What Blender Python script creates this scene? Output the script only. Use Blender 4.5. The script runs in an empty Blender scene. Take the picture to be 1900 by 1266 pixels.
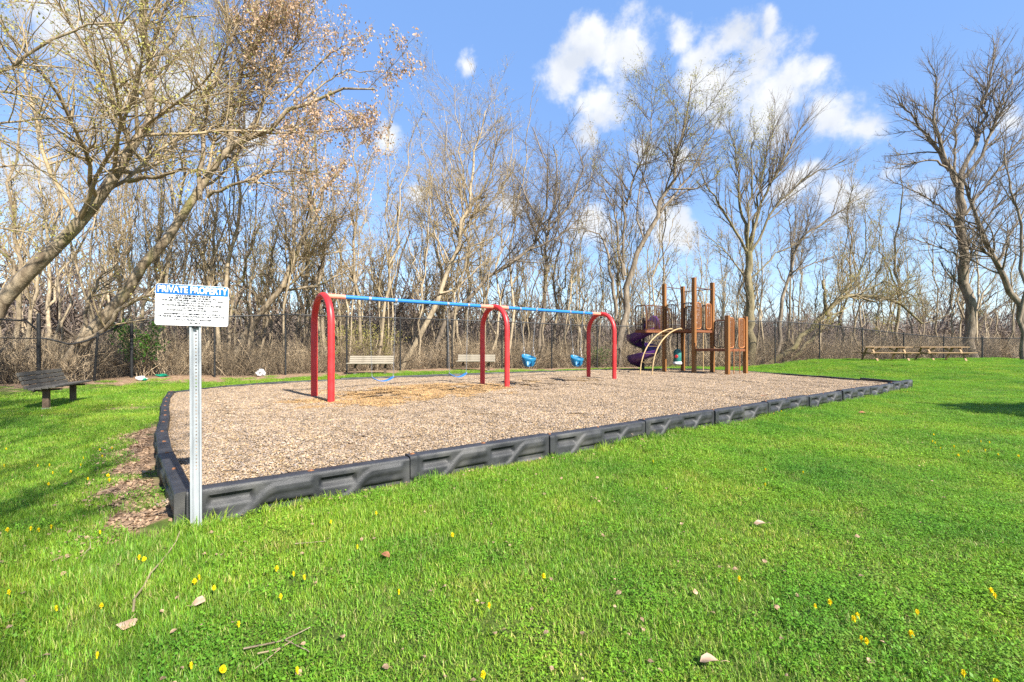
import bpy, math, random
import numpy as np
from mathutils import Vector, Matrix
R = math.radians
sc = bpy.context.scene
FPX, CX, HY, CAMZ = 844.4, 950.0, 639.0, 1.35          # 16 mm lens on a 36 mm frame

# ------------------------------------------------------------------ camera, sky, sun, exposure
cam = bpy.data.cameras.new('camera'); cam_o = bpy.data.objects.new('camera', cam)
sc.collection.objects.link(cam_o); sc.camera = cam_o
cam_o.location = (0, 0, CAMZ); cam_o.rotation_euler = (R(90), 0, 0)
cam.lens = 16; cam.sensor_width = 36; cam.shift_y = 6 / 1900; cam.clip_end = 3000; cam.clip_start = .05
SUN_EL, SUN_AZ = R(40), math.atan2(.662, -.749)         # azimuth from +Y towards +X: behind, to the right
sun_dir = Vector((.662 * math.cos(SUN_EL), -.749 * math.cos(SUN_EL), math.sin(SUN_EL)))
sun = bpy.data.lights.new('sun', 'SUN'); sun.energy = 5.0; sun.angle = R(.53); sun.color = (1, .95, .86)
sun_o = bpy.data.objects.new('sun', sun); sc.collection.objects.link(sun_o)
sun_o.rotation_euler = sun_dir.to_track_quat('Z', 'Y').to_euler()
sc.view_settings.view_transform = 'Standard'; sc.view_settings.look = 'None'
sc.view_settings.exposure = 1.3; sc.view_settings.gamma = 1
sc.cycles.max_bounces = 6; sc.cycles.transparent_max_bounces = 8
sc.cycles.use_denoising = False

def build_world():
    w = bpy.data.worlds.new('World'); sc.world = w; w.use_nodes = True
    nt = w.node_tree; N = nt.nodes; L = nt.links; N.clear()
    out = N.new('ShaderNodeOutputWorld'); bg = N.new('ShaderNodeBackground')
    sky = N.new('ShaderNodeTexSky'); sky.sky_type = 'NISHITA'; sky.sun_disc = False
    sky.sun_elevation = SUN_EL; sky.sun_rotation = SUN_AZ; sky.air_density = 1.0; sky.dust_density = .6; sky.ozone_density = 2.2
    tc = N.new('ShaderNodeTexCoord')
    def math_(op, a, b=None, c=None, clamp=False):
        n = N.new('ShaderNodeMath'); n.operation = op; n.use_clamp = clamp
        for i, v in enumerate((a, b, c)):
            if v is None: continue
            if isinstance(v, (int, float)): n.inputs[i].default_value = v
            else: L.new(v, n.inputs[i])
        return n.outputs[0]
    # cumulus: soft discs at fixed compass directions, broken up by noise
    blobs = [(1085,85,62),(1150,105,78),(1165,60,30),(1050,140,55),(1105,195,60),(1085,240,42),(870,122,25),
             (1265,62,40),(1335,72,48),(1300,100,42),(1395,135,85),(1330,150,80),(1460,180,88),(1530,150,45),(1545,205,62),(1600,240,48),(1420,45,28),
             (1180,285,32),(1250,300,34),(770,370,34),(940,378,28),(720,250,32),(450,245,62),(120,45,95),(230,90,60),(330,150,80),(210,175,50),
             (1660,318,36),(1560,370,60),(1480,345,45),(1720,350,45),(1100,420,45),(1240,430,60),(60,320,80),(1890,220,40)]
    wn = N.new('ShaderNodeTexNoise'); wn.inputs['Scale'].default_value = 7; wn.inputs['Detail'].default_value = 5; L.new(tc.outputs['Generated'], wn.inputs['Vector'])
    w1 = N.new('ShaderNodeVectorMath'); w1.operation = 'SUBTRACT'; L.new(wn.outputs['Color'], w1.inputs[0]); w1.inputs[1].default_value = (.5, .5, .5)
    w2 = N.new('ShaderNodeVectorMath'); w2.operation = 'MULTIPLY_ADD'; L.new(w1.outputs[0], w2.inputs[0]); w2.inputs[1].default_value = (.09, .09, .07); L.new(tc.outputs['Generated'], w2.inputs[2])
    field = None
    for (px, py, r) in blobs:
        v = Vector(((px - CX) / FPX, 1, (HY - py) / FPX)); ln = v.length; c = v / ln
        d = N.new('ShaderNodeVectorMath'); d.operation = 'DISTANCE'; L.new(w2.outputs[0], d.inputs[0]); d.inputs[1].default_value = c
        f = math_('MULTIPLY_ADD', d.outputs['Value'], -1.0 / (r / FPX / ln * 1.14), 1.0)
        field = f if field is None else math_('SMOOTH_MAX', field, f, .12)
    # the open sky elsewhere carries a few clouds of the same kind
    sep = N.new('ShaderNodeSeparateXYZ'); L.new(tc.outputs['Generated'], sep.inputs[0])
    zz = math_('MAXIMUM', sep.outputs['Z'], .06)
    comb = N.new('ShaderNodeCombineXYZ'); L.new(math_('DIVIDE', sep.outputs['X'], zz), comb.inputs[0]); L.new(math_('DIVIDE', sep.outputs['Y'], zz), comb.inputs[1])
    n0 = N.new('ShaderNodeTexNoise'); n0.inputs['Scale'].default_value = .55; n0.inputs['Detail'].default_value = 3; L.new(comb.outputs[0], n0.inputs['Vector'])
    wild = math_('MULTIPLY_ADD', n0.outputs['Fac'], 3.2, -2.25)
    field = math_('MAXIMUM', field, wild)
    n1 = N.new('ShaderNodeTexNoise'); n1.inputs['Scale'].default_value = 13; n1.inputs['Detail'].default_value = 9; n1.inputs['Roughness'].default_value = .62
    n1.inputs['Distortion'].default_value = 0; L.new(tc.outputs['Generated'], n1.inputs['Vector'])
    m = math_('ADD', field, math_('MULTIPLY_ADD', n1.outputs['Fac'], 2.3, -1.1))
    mr = N.new('ShaderNodeMapRange'); mr.interpolation_type = 'SMOOTHSTEP'; L.new(m, mr.inputs['Value'])
    mr.inputs['From Min'].default_value = .12; mr.inputs['From Max'].default_value = .82; mr.inputs['To Max'].default_value = .96
    n2 = N.new('ShaderNodeTexNoise'); n2.inputs['Scale'].default_value = 14; n2.inputs['Detail'].default_value = 5; L.new(tc.outputs['Generated'], n2.inputs['Vector'])
    cr = N.new('ShaderNodeValToRGB'); L.new(n2.outputs['Fac'], cr.inputs[0])
    cr.color_ramp.elements[0].position = .3; cr.color_ramp.elements[0].color = (2.9, 3.1, 3.45, 1)
    cr.color_ramp.elements[1].position = .62; cr.color_ramp.elements[1].color = (3.95, 4.0, 4.05, 1)
    # thin milky air
    milk = N.new('ShaderNodeMix'); milk.data_type = 'RGBA'; L.new(sky.outputs[0], milk.inputs['A']); milk.inputs['B'].default_value = (.95, 1.85, 3.9, 1); L.new(math_('MULTIPLY_ADD', math_('MINIMUM', math_('MAXIMUM', sep.outputs['Z'], 0), .5), .95, .22), milk.inputs['Factor'])
    mix = N.new('ShaderNodeMix'); mix.data_type = 'RGBA'
    L.new(mr.outputs[0], mix.inputs['Factor']); L.new(milk.outputs['Result'], mix.inputs['A']); L.new(cr.outputs[0], mix.inputs['B'])
    L.new(mix.outputs['Result'], bg.inputs['Color']); bg.inputs['Strength'].default_value = .11
    L.new(bg.outputs[0], out.inputs['Surface'])
build_world()

# ------------------------------------------------------------------ helpers
COL = sc.collection
def P3(px, py, d): return np.array([(px - CX) / FPX * d, d, CAMZ + (HY - py) / FPX * d])
def project(x, y, z): return CX + FPX * x / y, HY - FPX * (z - CAMZ) / y
def tag(o, label, cat, group=None, kind=None):
    if label: o['label'] = label
    if cat: o['category'] = cat
    if group: o['group'] = group
    if kind: o['kind'] = kind
    return o
def empty(name, loc=(0, 0, 0), rz=0, rx=0, ry=0):
    o = bpy.data.objects.new(name, None); COL.objects.link(o); o.location = loc; o.rotation_euler = (rx, ry, rz); o.empty_display_size = .1
    return o
def link(name, me, mat=None, parent=None, coll=None):
    if mat is not None and not me.materials: me.materials.append(mat)
    o = bpy.data.objects.new(name, me); (coll or COL).objects.link(o)
    if parent is not None: o.parent = parent
    return o
def copy_tree(o, parent=None):
    c = o.copy(); COL.objects.link(c); c.parent = parent
    for ch in o.children: copy_tree(ch, c)
    return c
def np_mesh(name, V, F, smooth=True, cols=None):
    V = np.asarray(V, np.float32); F = np.asarray(F, np.int32); k = F.shape[1]
    me = bpy.data.meshes.new(name); me.vertices.add(len(V)); me.vertices.foreach_set('co', V.ravel())
    me.loops.add(F.size); me.loops.foreach_set('vertex_index', F.ravel())
    me.polygons.add(len(F)); me.polygons.foreach_set('loop_start', np.arange(0, F.size, k, dtype=np.int32))
    if smooth: me.polygons.foreach_set('use_smooth', np.ones(len(F), bool))
    if cols is not None:
        a = me.attributes.new('tint', 'FLOAT_COLOR', 'POINT'); c = np.ones((len(V), 4), np.float32); c[:, :3] = cols; a.data.foreach_set('color', c.ravel())
    me.update(calc_edges=True); me.validate()
    return me
def nrm(v): return v / np.maximum(np.linalg.norm(v, axis=-1, keepdims=True), 1e-9)
def tubes(P, Rr, sides):
    """P (N,K,3) polylines, Rr (N,K) radii -> verts, quads"""
    N, K, _ = P.shape
    T = np.empty_like(P); T[:, 1:-1] = P[:, 2:] - P[:, :-2]; T[:, 0] = P[:, 1] - P[:, 0]; T[:, -1] = P[:, -1] - P[:, -2]; T = nrm(T)
    ref = np.eye(3)[np.argmin(np.abs(T).max(1), axis=1)][:, None, :]        # the axis the line never runs along
    A = nrm(np.cross(T, ref)); B = np.cross(T, A)
    th = np.arange(sides) * 2 * np.pi / sides
    V = P[:, :, None, :] + Rr[:, :, None, None] * (np.cos(th)[None, None, :, None] * A[:, :, None, :] + np.sin(th)[None, None, :, None] * B[:, :, None, :])
    idx = np.arange(N * K * sides).reshape(N, K, sides)
    a = idx[:, :-1, :]; b = np.roll(a, -1, axis=2); c = idx[:, 1:, :]; d = np.roll(c, -1, axis=2)
    F = np.stack([a, b, d, c], -1).reshape(-1, 4)
    return V.reshape(-1, 3), F
class MB:
    def __init__(s): s.v = []; s.f = []
    def add(s, vs, fs):
        n = len(s.v); s.v += [tuple(map(float, v)) for v in vs]; s.f += [tuple(int(i) + n for i in f) for f in fs]; return s
    def box(s, c, size, M=None):
        x, y, z = [q / 2 for q in size]; M = M or Matrix.Identity(3); c = Vector(c)
        vs = [c + M @ Vector((a * x, b * y, d * z)) for a in (-1, 1) for b in (-1, 1) for d in (-1, 1)]
        return s.add(vs, [(0, 1, 3, 2), (4, 6, 7, 5), (0, 4, 5, 1), (2, 3, 7, 6), (0, 2, 6, 4), (1, 5, 7, 3)])
    def bar(s, a, b, w, h, up=(0, 0, 1)):
        a = Vector(a); b = Vector(b); t = (b - a); ln = t.length; t.normalize(); u = Vector(up)
        sd = t.cross(u); sd = sd.normalized() if sd.length > 1e-4 else Vector((1, 0, 0)); u = sd.cross(t)
        return s.box((a + b) / 2, (ln, w, h), Matrix((t, sd, u)).transposed())
    def tube(s, pts, r, sides=10, caps=True):
        P = np.array([pts], float); Rr = np.full((1, len(pts)), r) if np.isscalar(r) else np.array([r], float)
        V, F = tubes(P, Rr, sides); n = len(s.v); s.add(V, F)
        if caps: s.f += [tuple(n + i for i in range(sides))[::-1], tuple(n + len(V) - sides + i for i in range(sides))]
        return s
    def lathe(s, c, prof, sides=20):
        c = Vector(c); vs = [(c.x + r * math.cos(2 * math.pi * k / sides), c.y + r * math.sin(2 * math.pi * k / sides), c.z + z) for r, z in prof for k in range(sides)]
        fs = [(i * sides + k, i * sides + (k + 1) % sides, (i + 1) * sides + (k + 1) % sides, (i + 1) * sides + k) for i in range(len(prof) - 1) for k in range(sides)]
        return s.add(vs, fs)
    def mesh(s, name, smooth=False):
        me = bpy.data.meshes.new(name); me.from_pydata(s.v, [], s.f); me.update(); me.validate()
        if smooth: me.polygons.foreach_set('use_smooth', [True] * len(me.polygons)); me.set_sharp_from_angle(angle=R(42))
        return me
    def build(s, name, mat, parent=None, smooth=True, bevel=0):
        o = link(name, s.mesh(name, smooth), mat, parent)
        if bevel: m = o.modifiers.new('bevel', 'BEVEL'); m.width = bevel; m.segments = 2; m.limit_method = 'ANGLE'; m.angle_limit = R(40)
        return o

# ------------------------------------------------------------------ materials
def mat(name, c1, c2=None, rough=.7, scale=6., stretch=None, bump=0., bscale=None, detail=6, spec=.3, metal=0., contrast=(.35, .65), coord='Object', transl=0., attr=None, third=None, rnd=0., coat=0.):
    m = bpy.data.materials.new(name); m.use_nodes = True; nt = m.node_tree; N = nt.nodes; L = nt.links
    b = N['Principled BSDF']; b.inputs['Roughness'].default_value = rough; b.inputs['Specular IOR Level'].default_value = spec; b.inputs['Metallic'].default_value = metal
    b.inputs['Coat Weight'].default_value = coat
    if coord == 'World': vec = N.new('ShaderNodeNewGeometry').outputs['Position']
    else: vec = N.new('ShaderNodeTexCoord').outputs['Object']
    if stretch:
        mp = N.new('ShaderNodeMapping'); mp.inputs['Scale'].default_value = stretch; L.new(vec, mp.inputs['Vector']); vec = mp.outputs[0]
    col = None
    if c2 is not None:
        n = N.new('ShaderNodeTexNoise'); n.inputs['Scale'].default_value = scale; n.inputs['Detail'].default_value = detail; n.inputs['Roughness'].default_value = .62; L.new(vec, n.inputs['Vector'])
        r = N.new('ShaderNodeValToRGB'); L.new(n.outputs['Fac'], r.inputs[0]); e = r.color_ramp.elements
        e[0].position, e[1].position = contrast; e[0].color = (*c1, 1); e[1].color = (*c2, 1); col = r.outputs[0]
        if third:
            n3 = N.new('ShaderNodeTexNoise'); n3.inputs['Scale'].default_value = third[1]; n3.inputs['Detail'].default_value = 4; L.new(vec, n3.inputs['Vector'])
            r3 = N.new('ShaderNodeMapRange'); L.new(n3.outputs['Fac'], r3.inputs['Value']); r3.inputs['From Min'].default_value = third[2]; r3.inputs['From Max'].default_value = third[3]
            mx = N.new('ShaderNodeMix'); mx.data_type = 'RGBA'; L.new(r3.outputs[0], mx.inputs['Factor']); L.new(col, mx.inputs['A']); mx.inputs['B'].default_value = (*third[0], 1); col = mx.outputs['Result']
    if attr:
        a = N.new('ShaderNodeAttribute'); a.attribute_name = attr
        mx = N.new('ShaderNodeMix'); mx.data_type = 'RGBA'; mx.blend_type = 'MULTIPLY'; mx.inputs['Factor'].default_value = 1
        if col is None: mx.inputs['A'].default_value = (*c1, 1)
        else: L.new(col, mx.inputs['A'])
        L.new(a.outputs['Color'], mx.inputs['B']); col = mx.outputs['Result']
    if rnd:
        oi = N.new('ShaderNodeObjectInfo'); hs = N.new('ShaderNodeHueSaturation')
        mr = N.new('ShaderNodeMapRange'); L.new(oi.outputs['Random'], mr.inputs['Value']); mr.inputs['To Min'].default_value = 1 - rnd; mr.inputs['To Max'].default_value = 1 + rnd
        L.new(mr.outputs[0], hs.inputs['Value'])
        if col is None: hs.inputs['Color'].default_value = (*c1, 1)
        else: L.new(col, hs.inputs['Color'])
        col = hs.outputs[0]
    if col is None: b.inputs['Base Color'].default_value = (*c1, 1)
    else: L.new(col, b.inputs['Base Color'])
    if bump:
        n = N.new('ShaderNodeTexNoise'); n.inputs['Scale'].default_value = bscale or scale * 4; n.inputs['Detail'].default_value = 6; L.new(vec, n.inputs['Vector'])
        bp = N.new('ShaderNodeBump'); bp.inputs['Strength'].default_value = min(1, bump); bp.inputs['Distance'].default_value = .02 * max(1, bump); L.new(n.outputs['Fac'], bp.inputs['Height']); L.new(bp.outputs[0], b.inputs['Normal'])
    if transl:
        t = N.new('ShaderNodeBsdfTranslucent'); ms = N.new('ShaderNodeMixShader'); ms.inputs[0].default_value = transl
        if col is None: t.inputs['Color'].default_value = (*c1, 1)
        else: L.new(col, t.inputs['Color'])
        L.new(b.outputs[0], ms.inputs[1]); L.new(t.outputs[0], ms.inputs[2]); L.new(ms.outputs[0], N['Material Output'].inputs['Surface'])
    return m
M = {}
M['bark'] = mat('bark', (.13, .095, .06), (.36, .285, .19), .9, 5, (1, 1, .35), 1.2, 22, third=((.17, .16, .05), 1.6, .56, .72))
M['bark_dark'] = mat('bark_dark', (.10, .078, .055), (.29, .23, .165), .9, 5, (1, 1, .35), 1.2, 22)
M['bark_moss'] = mat('bark_moss', (.12, .095, .05), (.27, .22, .13), .9, 5, (1, 1, .35), 1.2, 22, third=((.17, .145, .06), 1.3, .5, .7))
M['bark_pale'] = mat('bark_pale', (.2, .155, .098), (.44, .35, .23), .9, 6, (1, 1, .3), .8, 25, rnd=.25)
M['twig'] = mat('twig', (.21, .155, .085), (.4, .31, .185), .85, 1.5)
M['twig_dark'] = mat('twig_dark', (.10, .078, .056), (.23, .18, .13), .85, 1.5)
M['brush'] = mat('brush', (.17, .125, .075), (.46, .355, .23), .9, 1.6, coord='World', rnd=.5)
M['far_brush'] = mat('far_brush', (.13, .1, .085), (.22, .17, .13), .9, .1, coord='World', rnd=.25)
M['bud'] = mat('bud', (.3, .29, .06), (.5, .45, .13), .6, 3, transl=.35)
M['bud_tan'] = mat('bud_tan', (.33, .25, .12), (.5, .42, .2), .6, 3, transl=.3)
M['dead_leaf'] = mat('dead_leaf', (.4, .25, .14), (.7, .5, .34), .7, 2.5, transl=.35)
M['green_leaf'] = mat('green_leaf', (.05, .14, .02), (.12, .28, .03), .5, 4, transl=.4)
M['litter'] = mat('litter', (.2, .12, .065), (.48, .33, .21), .8, 12, rnd=.35, transl=.1)
M['red'] = mat('red_paint', (.5, .018, .02), (.62, .035, .035), .4, 2.5, spec=.5, bump=.05, bscale=300, coord='World', third=((.33, .05, .045), 38, .66, .7))
M['salmon'] = mat('salmon_paint', (.72, .2, .13), (.78, .27, .19), .5, 20)
M['blue'] = mat('blue_paint', (.015, .15, .46), (.025, .19, .52), .4, 20, spec=.5)
M['blue_plastic'] = mat('blue_plastic', (.006, .13, .27), (.01, .165, .31), .45, 12, spec=.5)
M['galv'] = mat('galvanised_steel', (.27, .28, .29), (.4, .41, .42), .42, 30, metal=.55, spec=.5)
M['post_steel'] = mat('post_steel', (.28, .3, .315), (.42, .44, .455), .5, 12, (1, 1, .2), metal=.25, spec=.5)
M['black_steel'] = mat('black_coated_steel', (.012, .012, .013), (.03, .03, .03), .5, 8)
M['white_sign'] = mat('white_sign_face', (.8, .8, .8), (.86, .86, .86), .4, 3)
M['blue_sign'] = mat('blue_sign_ink', (.005, .13, .55), rough=.4)
M['sign_ink'] = mat('grey_sign_ink', (.02, .02, .024), rough=.5)
M['border'] = mat('border_plastic', (.012, .013, .015), (.036, .037, .039), .5, 5, bump=.25, bscale=160, spec=.4, coord='World', third=((.09, .087, .08), 2.6, .5, .78))
M['border_top'] = mat('border_plastic_top', (.02, .021, .025), (.042, .042, .048), .5, 9, bump=.2, bscale=160, spec=.4, third=((.075, .075, .075), 5, .58, .8))
M['rust'] = mat('rusty_steel', (.16, .06, .025), (.28, .13, .06), .85, 40)
M['wood_play'] = mat('brown_play_post', (.19, .078, .02), (.27, .118, .034), .45, 5, (1, 1, .1), spec=.4)
M['brown_steel'] = mat('brown_coated_steel', (.085, .033, .014), (.12, .05, .02), .45, 10, spec=.4)
M['orange_steel'] = mat('orange_brown_steel', (.31, .115, .034), (.37, .145, .048), .45, 10, spec=.4)
M['deck'] = mat('brown_deck', (.15, .05, .022), (.21, .08, .035), .6, 10)
M['tan_steel'] = mat('tan_coated_steel', (.4, .265, .125), (.46, .33, .17), .45, 10, spec=.4)
M['purple'] = mat('purple_plastic', (.055, .016, .105), (.075, .024, .14), .35, 5, spec=.5)
M['teal'] = mat('teal_plastic', (.02, .14, .13), (.05, .2, .17), .35, 8, spec=.5)
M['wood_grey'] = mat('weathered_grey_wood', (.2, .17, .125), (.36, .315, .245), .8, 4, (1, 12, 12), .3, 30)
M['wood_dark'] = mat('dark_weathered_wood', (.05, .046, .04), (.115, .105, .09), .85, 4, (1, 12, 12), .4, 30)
M['wood_tan'] = mat('tan_picnic_wood', (.25, .155, .075), (.4, .27, .145), .75, 4, (1, 12, 12), .3, 30)
M['stain_brown'] = mat('brown_post_wood', (.07, .045, .03), (.13, .09, .06), .8, 6)
M['bag'] = mat('white_plastic_bag', (.75, .76, .78), (.85, .85, .85), .4, 8, transl=.2)
M['green_litter'] = mat('green_plastic', (.0, .16, .09), (.01, .24, .14), .4, 8)
M['dandelion'] = mat('dandelion_yellow', (.75, .55, .005), (.85, .7, .01), .6, 60, transl=.2)
M['stem'] = mat('dandelion_stem', (.16, .26, .06), rough=.6)
M['chip'] = mat('wood_chip', (.19, .135, .088), (.45, .335, .225), .8, 9, attr='tint', rnd=.12)

def grass_material():
    m = bpy.data.materials.new('grass_blade'); m.use_nodes = True; nt = m.node_tree; N = nt.nodes; L = nt.links
    b = N['Principled BSDF']; b.inputs['Roughness'].default_value = .5; b.inputs['Specular IOR Level'].default_value = .25
    g = N.new('ShaderNodeNewGeometry')
    n = N.new('ShaderNodeTexNoise'); n.inputs['Scale'].default_value = .75; n.inputs['Detail'].default_value = 5; n.inputs['Roughness'].default_value = .6; L.new(g.outputs['Position'], n.inputs['Vector'])
    r = N.new('ShaderNodeValToRGB'); L.new(n.outputs['Fac'], r.inputs[0]); e = r.color_ramp.elements
    e[0].position = .32; e[0].color = (.112, .26, .024, 1); e[1].position = .7; e[1].color = (.3, .415, .036, 1)
    k = e.new(.5); k.color = (.195, .352, .028, 1)
    a = N.new('ShaderNodeAttribute'); a.attribute_name = 'tint'
    mx = N.new('ShaderNodeMix'); mx.data_type = 'RGBA'; mx.blend_type = 'MULTIPLY'; mx.inputs['Factor'].default_value = 1
    ns = N.new('ShaderNodeTexNoise'); ns.inputs['Scale'].default_value = 2.7; ns.inputs['Detail'].default_value = 6; ns.inputs['Roughness'].default_value = .7; L.new(g.outputs['Position'], ns.inputs['Vector'])
    nr = N.new('ShaderNodeMapRange'); nr.inputs['From Min'].default_value = .53; nr.inputs['From Max'].default_value = .75; nr.inputs['To Max'].default_value = .6; L.new(ns.outputs['Fac'], nr.inputs['Value'])
    st = N.new('ShaderNodeMix'); st.data_type = 'RGBA'; L.new(nr.outputs[0], st.inputs['Factor']); L.new(r.outputs[0], st.inputs['A']); st.inputs['B'].default_value = (.36, .36, .08, 1)
    L.new(st.outputs['Result'], mx.inputs['A']); L.new(a.outputs['Color'], mx.inputs['B'])
    L.new(mx.outputs['Result'], b.inputs['Base Color'])
    t = N.new('ShaderNodeBsdfTranslucent'); L.new(mx.outputs['Result'], t.inputs['Color']); ms = N.new('ShaderNodeMixShader'); ms.inputs[0].default_value = .38
    L.new(b.outputs[0], ms.inputs[1]); L.new(t.outputs[0], ms.inputs[2]); L.new(ms.outputs[0], N['Material Output'].inputs['Surface'])
    return m
M['grass'] = grass_material()
def ground_material():
    m = bpy.data.materials.new('lawn_ground'); m.use_nodes = True; nt = m.node_tree; N = nt.nodes; L = nt.links
    b = N['Principled BSDF']; b.inputs['Roughness'].default_value = .95; b.inputs['Specular IOR Level'].default_value = .1
    g = N.new('ShaderNodeNewGeometry')
    def ramp(scale, cols, det=6):
        n = N.new('ShaderNodeTexNoise'); n.inputs['Scale'].default_value = scale; n.inputs['Detail'].default_value = det; n.inputs['Roughness'].default_value = .7; L.new(g.outputs['Position'], n.inputs['Vector'])
        r = N.new('ShaderNodeValToRGB'); L.new(n.outputs['Fac'], r.inputs[0]); e = r.color_ramp.elements
        e[0].position = cols[0][0]; e[0].color = (*cols[0][1], 1); e[1].position = cols[-1][0]; e[1].color = (*cols[-1][1], 1)
        for p, c in cols[1:-1]: e.new(p).color = (*c, 1)
        return r.outputs[0], n
    green, n1 = ramp(5, [(.3, (.045, .07, .015)), (.55, (.09, .12, .025)), (.75, (.17, .16, .06))])
    brown, n2 = ramp(9, [(.3, (.1, .06, .035)), (.5, (.26, .17, .105)), (.7, (.42, .3, .2))])
    a = N.new('ShaderNodeAttribute'); a.attribute_name = 'tint'; sp = N.new('ShaderNodeSeparateColor'); L.new(a.outputs['Color'], sp.inputs[0])
    n3 = N.new('ShaderNodeTexNoise'); n3.inputs['Scale'].default_value = 2.2; n3.inputs['Detail'].default_value = 6; L.new(g.outputs['Position'], n3.inputs['Vector'])
    ad = N.new('ShaderNodeMath'); ad.operation = 'ADD'; L.new(sp.outputs[0], ad.inputs[0]); L.new(n3.outputs['Fac'], ad.inputs[1])
    mr = N.new('ShaderNodeMapRange'); mr.inputs['From Min'].default_value = .85; mr.inputs['From Max'].default_value = 1.1; L.new(ad.outputs[0], mr.inputs['Value'])
    mx = N.new('ShaderNodeMix'); mx.data_type = 'RGBA'; L.new(mr.outputs[0], mx.inputs['Factor']); L.new(green, mx.inputs['A']); L.new(brown, mx.inputs['B'])
    L.new(mx.outputs['Result'], b.inputs['Base Color'])
    bp = N.new('ShaderNodeBump'); bp.inputs['Distance'].default_value = .03; L.new(n2.outputs['Fac'], bp.inputs['Height']); L.new(bp.outputs[0], b.inputs['Normal'])
    return m
M['ground'] = ground_material()
M['mulch'] = mat('mulch', (.12, .075, .045), (.4, .28, .17), .9, 34, None, 1, 60, 8, contrast=(.36, .62), coord='World', third=((.55, .36, .15), .9, .5, .75))

# ------------------------------------------------------------------ layout: fence line, borders, terrain
FENCE = [(-17.2, 8.2), (-15.6, 10.9), (-14.04, 13.5), (-13.5, 14.7), (-13.37, 16.0), (-3.24, 22.8), (4.9, 26.2), (15.9, 27.5), (31, 30), (46, 31.5)]
FX = np.array([p[0] for p in FENCE[4:]]); FY = np.array([p[1] for p in FENCE[4:]])
LX = np.array([p[0] for p in FENCE[:5]]); LY = np.array([p[1] for p in FENCE[:5]])
def beyond(x, y):
    """metres beyond the fence (negative: on the lawn)"""
    x = np.asarray(x, float); y = np.asarray(y, float)
    s1 = (y - np.interp(x, FX, FY)) * .86
    s2 = (np.interp(y, LY, LX) - x) * .9
    return np.maximum(s1, np.where(y > -30, s2, s2))
def sst(a, b, x):
    t = np.clip((np.asarray(x, float) - a) / (b - a), 0, 1); return t * t * (3 - 2 * t)
def zg(x, y):
    x = np.asarray(x, float); y = np.asarray(y, float); s = beyond(x, y)
    z = .40 * sst(12.5, 19, x) * sst(11, 24.5, y) + .11 * sst(15, 21, y) * sst(2, -3, x) * sst(-16, -8, x)
    z = z + .18 * sst(-2.5, -.6, s) * sst(-10, -13, x)
    z = z - .10 * sst(10, 16, x) * sst(-1.2, .4, s)
    z = z - np.minimum(np.maximum(s - .6, 0) * .17, 9.5)
    r = np.hypot(x, y)
    z = z + 16 * sst(170, 380, r) + 3.5 * np.sin(x * .013 + 1) * sst(150, 300, r)
    z = z + .012 * np.sin(x * 1.7 + y * .6) + .012 * np.sin(y * 1.3 - x * .8)
    return z
A0 = np.array([-2.46, 3.44]); B0 = np.array([11.9, 13.6])
near = [tuple(A0 + (B0 - A0) * i / 10) for i in range(11)]
left = [(-8.6, 11.5), (-7.66, 10.1), (-6.66, 8.73), (-5.62, 7.38), (-4.62, 6.0), (-3.55, 4.68)]
far = [(11.75, 15.3), (11.45, 17.0), (11.1, 18.7), (10.55, 20.35), (9.3, 21.6), (7.75, 22.35), (6.05, 22.35), (4.5, 21.7), (3.0, 20.85), (1.5, 20.05), (0, 19.2), (-1.5, 18.35), (-3.0, 17.5), (-4.45, 16.6), (-5.9, 15.65), (-7.25, 14.55), (-8.25, 13.1)]
RING = near + far + left            # closed, counter-clockwise
RA = np.array(RING)
def inside(x, y, poly=RA):
    x = np.asarray(x); y = np.asarray(y); c = np.zeros(x.shape, bool); j = len(poly) - 1
    for i in range(len(poly)):
        xi, yi = poly[i]; xj, yj = poly[j]
        c ^= ((yi > y) != (yj > y)) & (x < (xj - xi) * (y - yi) / (yj - yi + 1e-12) + xi); j = i
    return c
def ring_dist(x, y):
    d = np.full(np.shape(x), 1e9)
    for i in range(len(RING)):
        a = RA[i]; b = RA[(i + 1) % len(RING)]; ab = b - a
        t = np.clip(((x - a[0]) * ab[0] + (y - a[1]) * ab[1]) / (ab @ ab), 0, 1)
        d = np.minimum(d, np.hypot(x - a[0] - ab[0] * t, y - a[1] - ab[1] * t))
    return d
SW0 = np.array([-4.19, 10.05]); SWD = np.array([1.198, 1.0]) * 10.05 * .3056   # swing frame: first arch, bay vector
swing_t = [.294, .741, 1.272, 1.729]
def zm(x, y):
    x = np.asarray(x, float); y = np.asarray(y, float)
    z = .11 + .02 * np.sin(x * .9 + 1) * np.sin(y * .8) + .008 * np.sin(x * 4.1 + y * 3.3)
    for t in swing_t:
        c = SW0 + SWD * t + np.array([-.1, 0]); z = z - .10 * np.exp(-((x - c[0]) ** 2 + (y - c[1]) ** 2) / .6) + .035 * np.exp(-(np.hypot(x - c[0], y - c[1]) - 1.35) ** 2 / .12)
    return z
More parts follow.
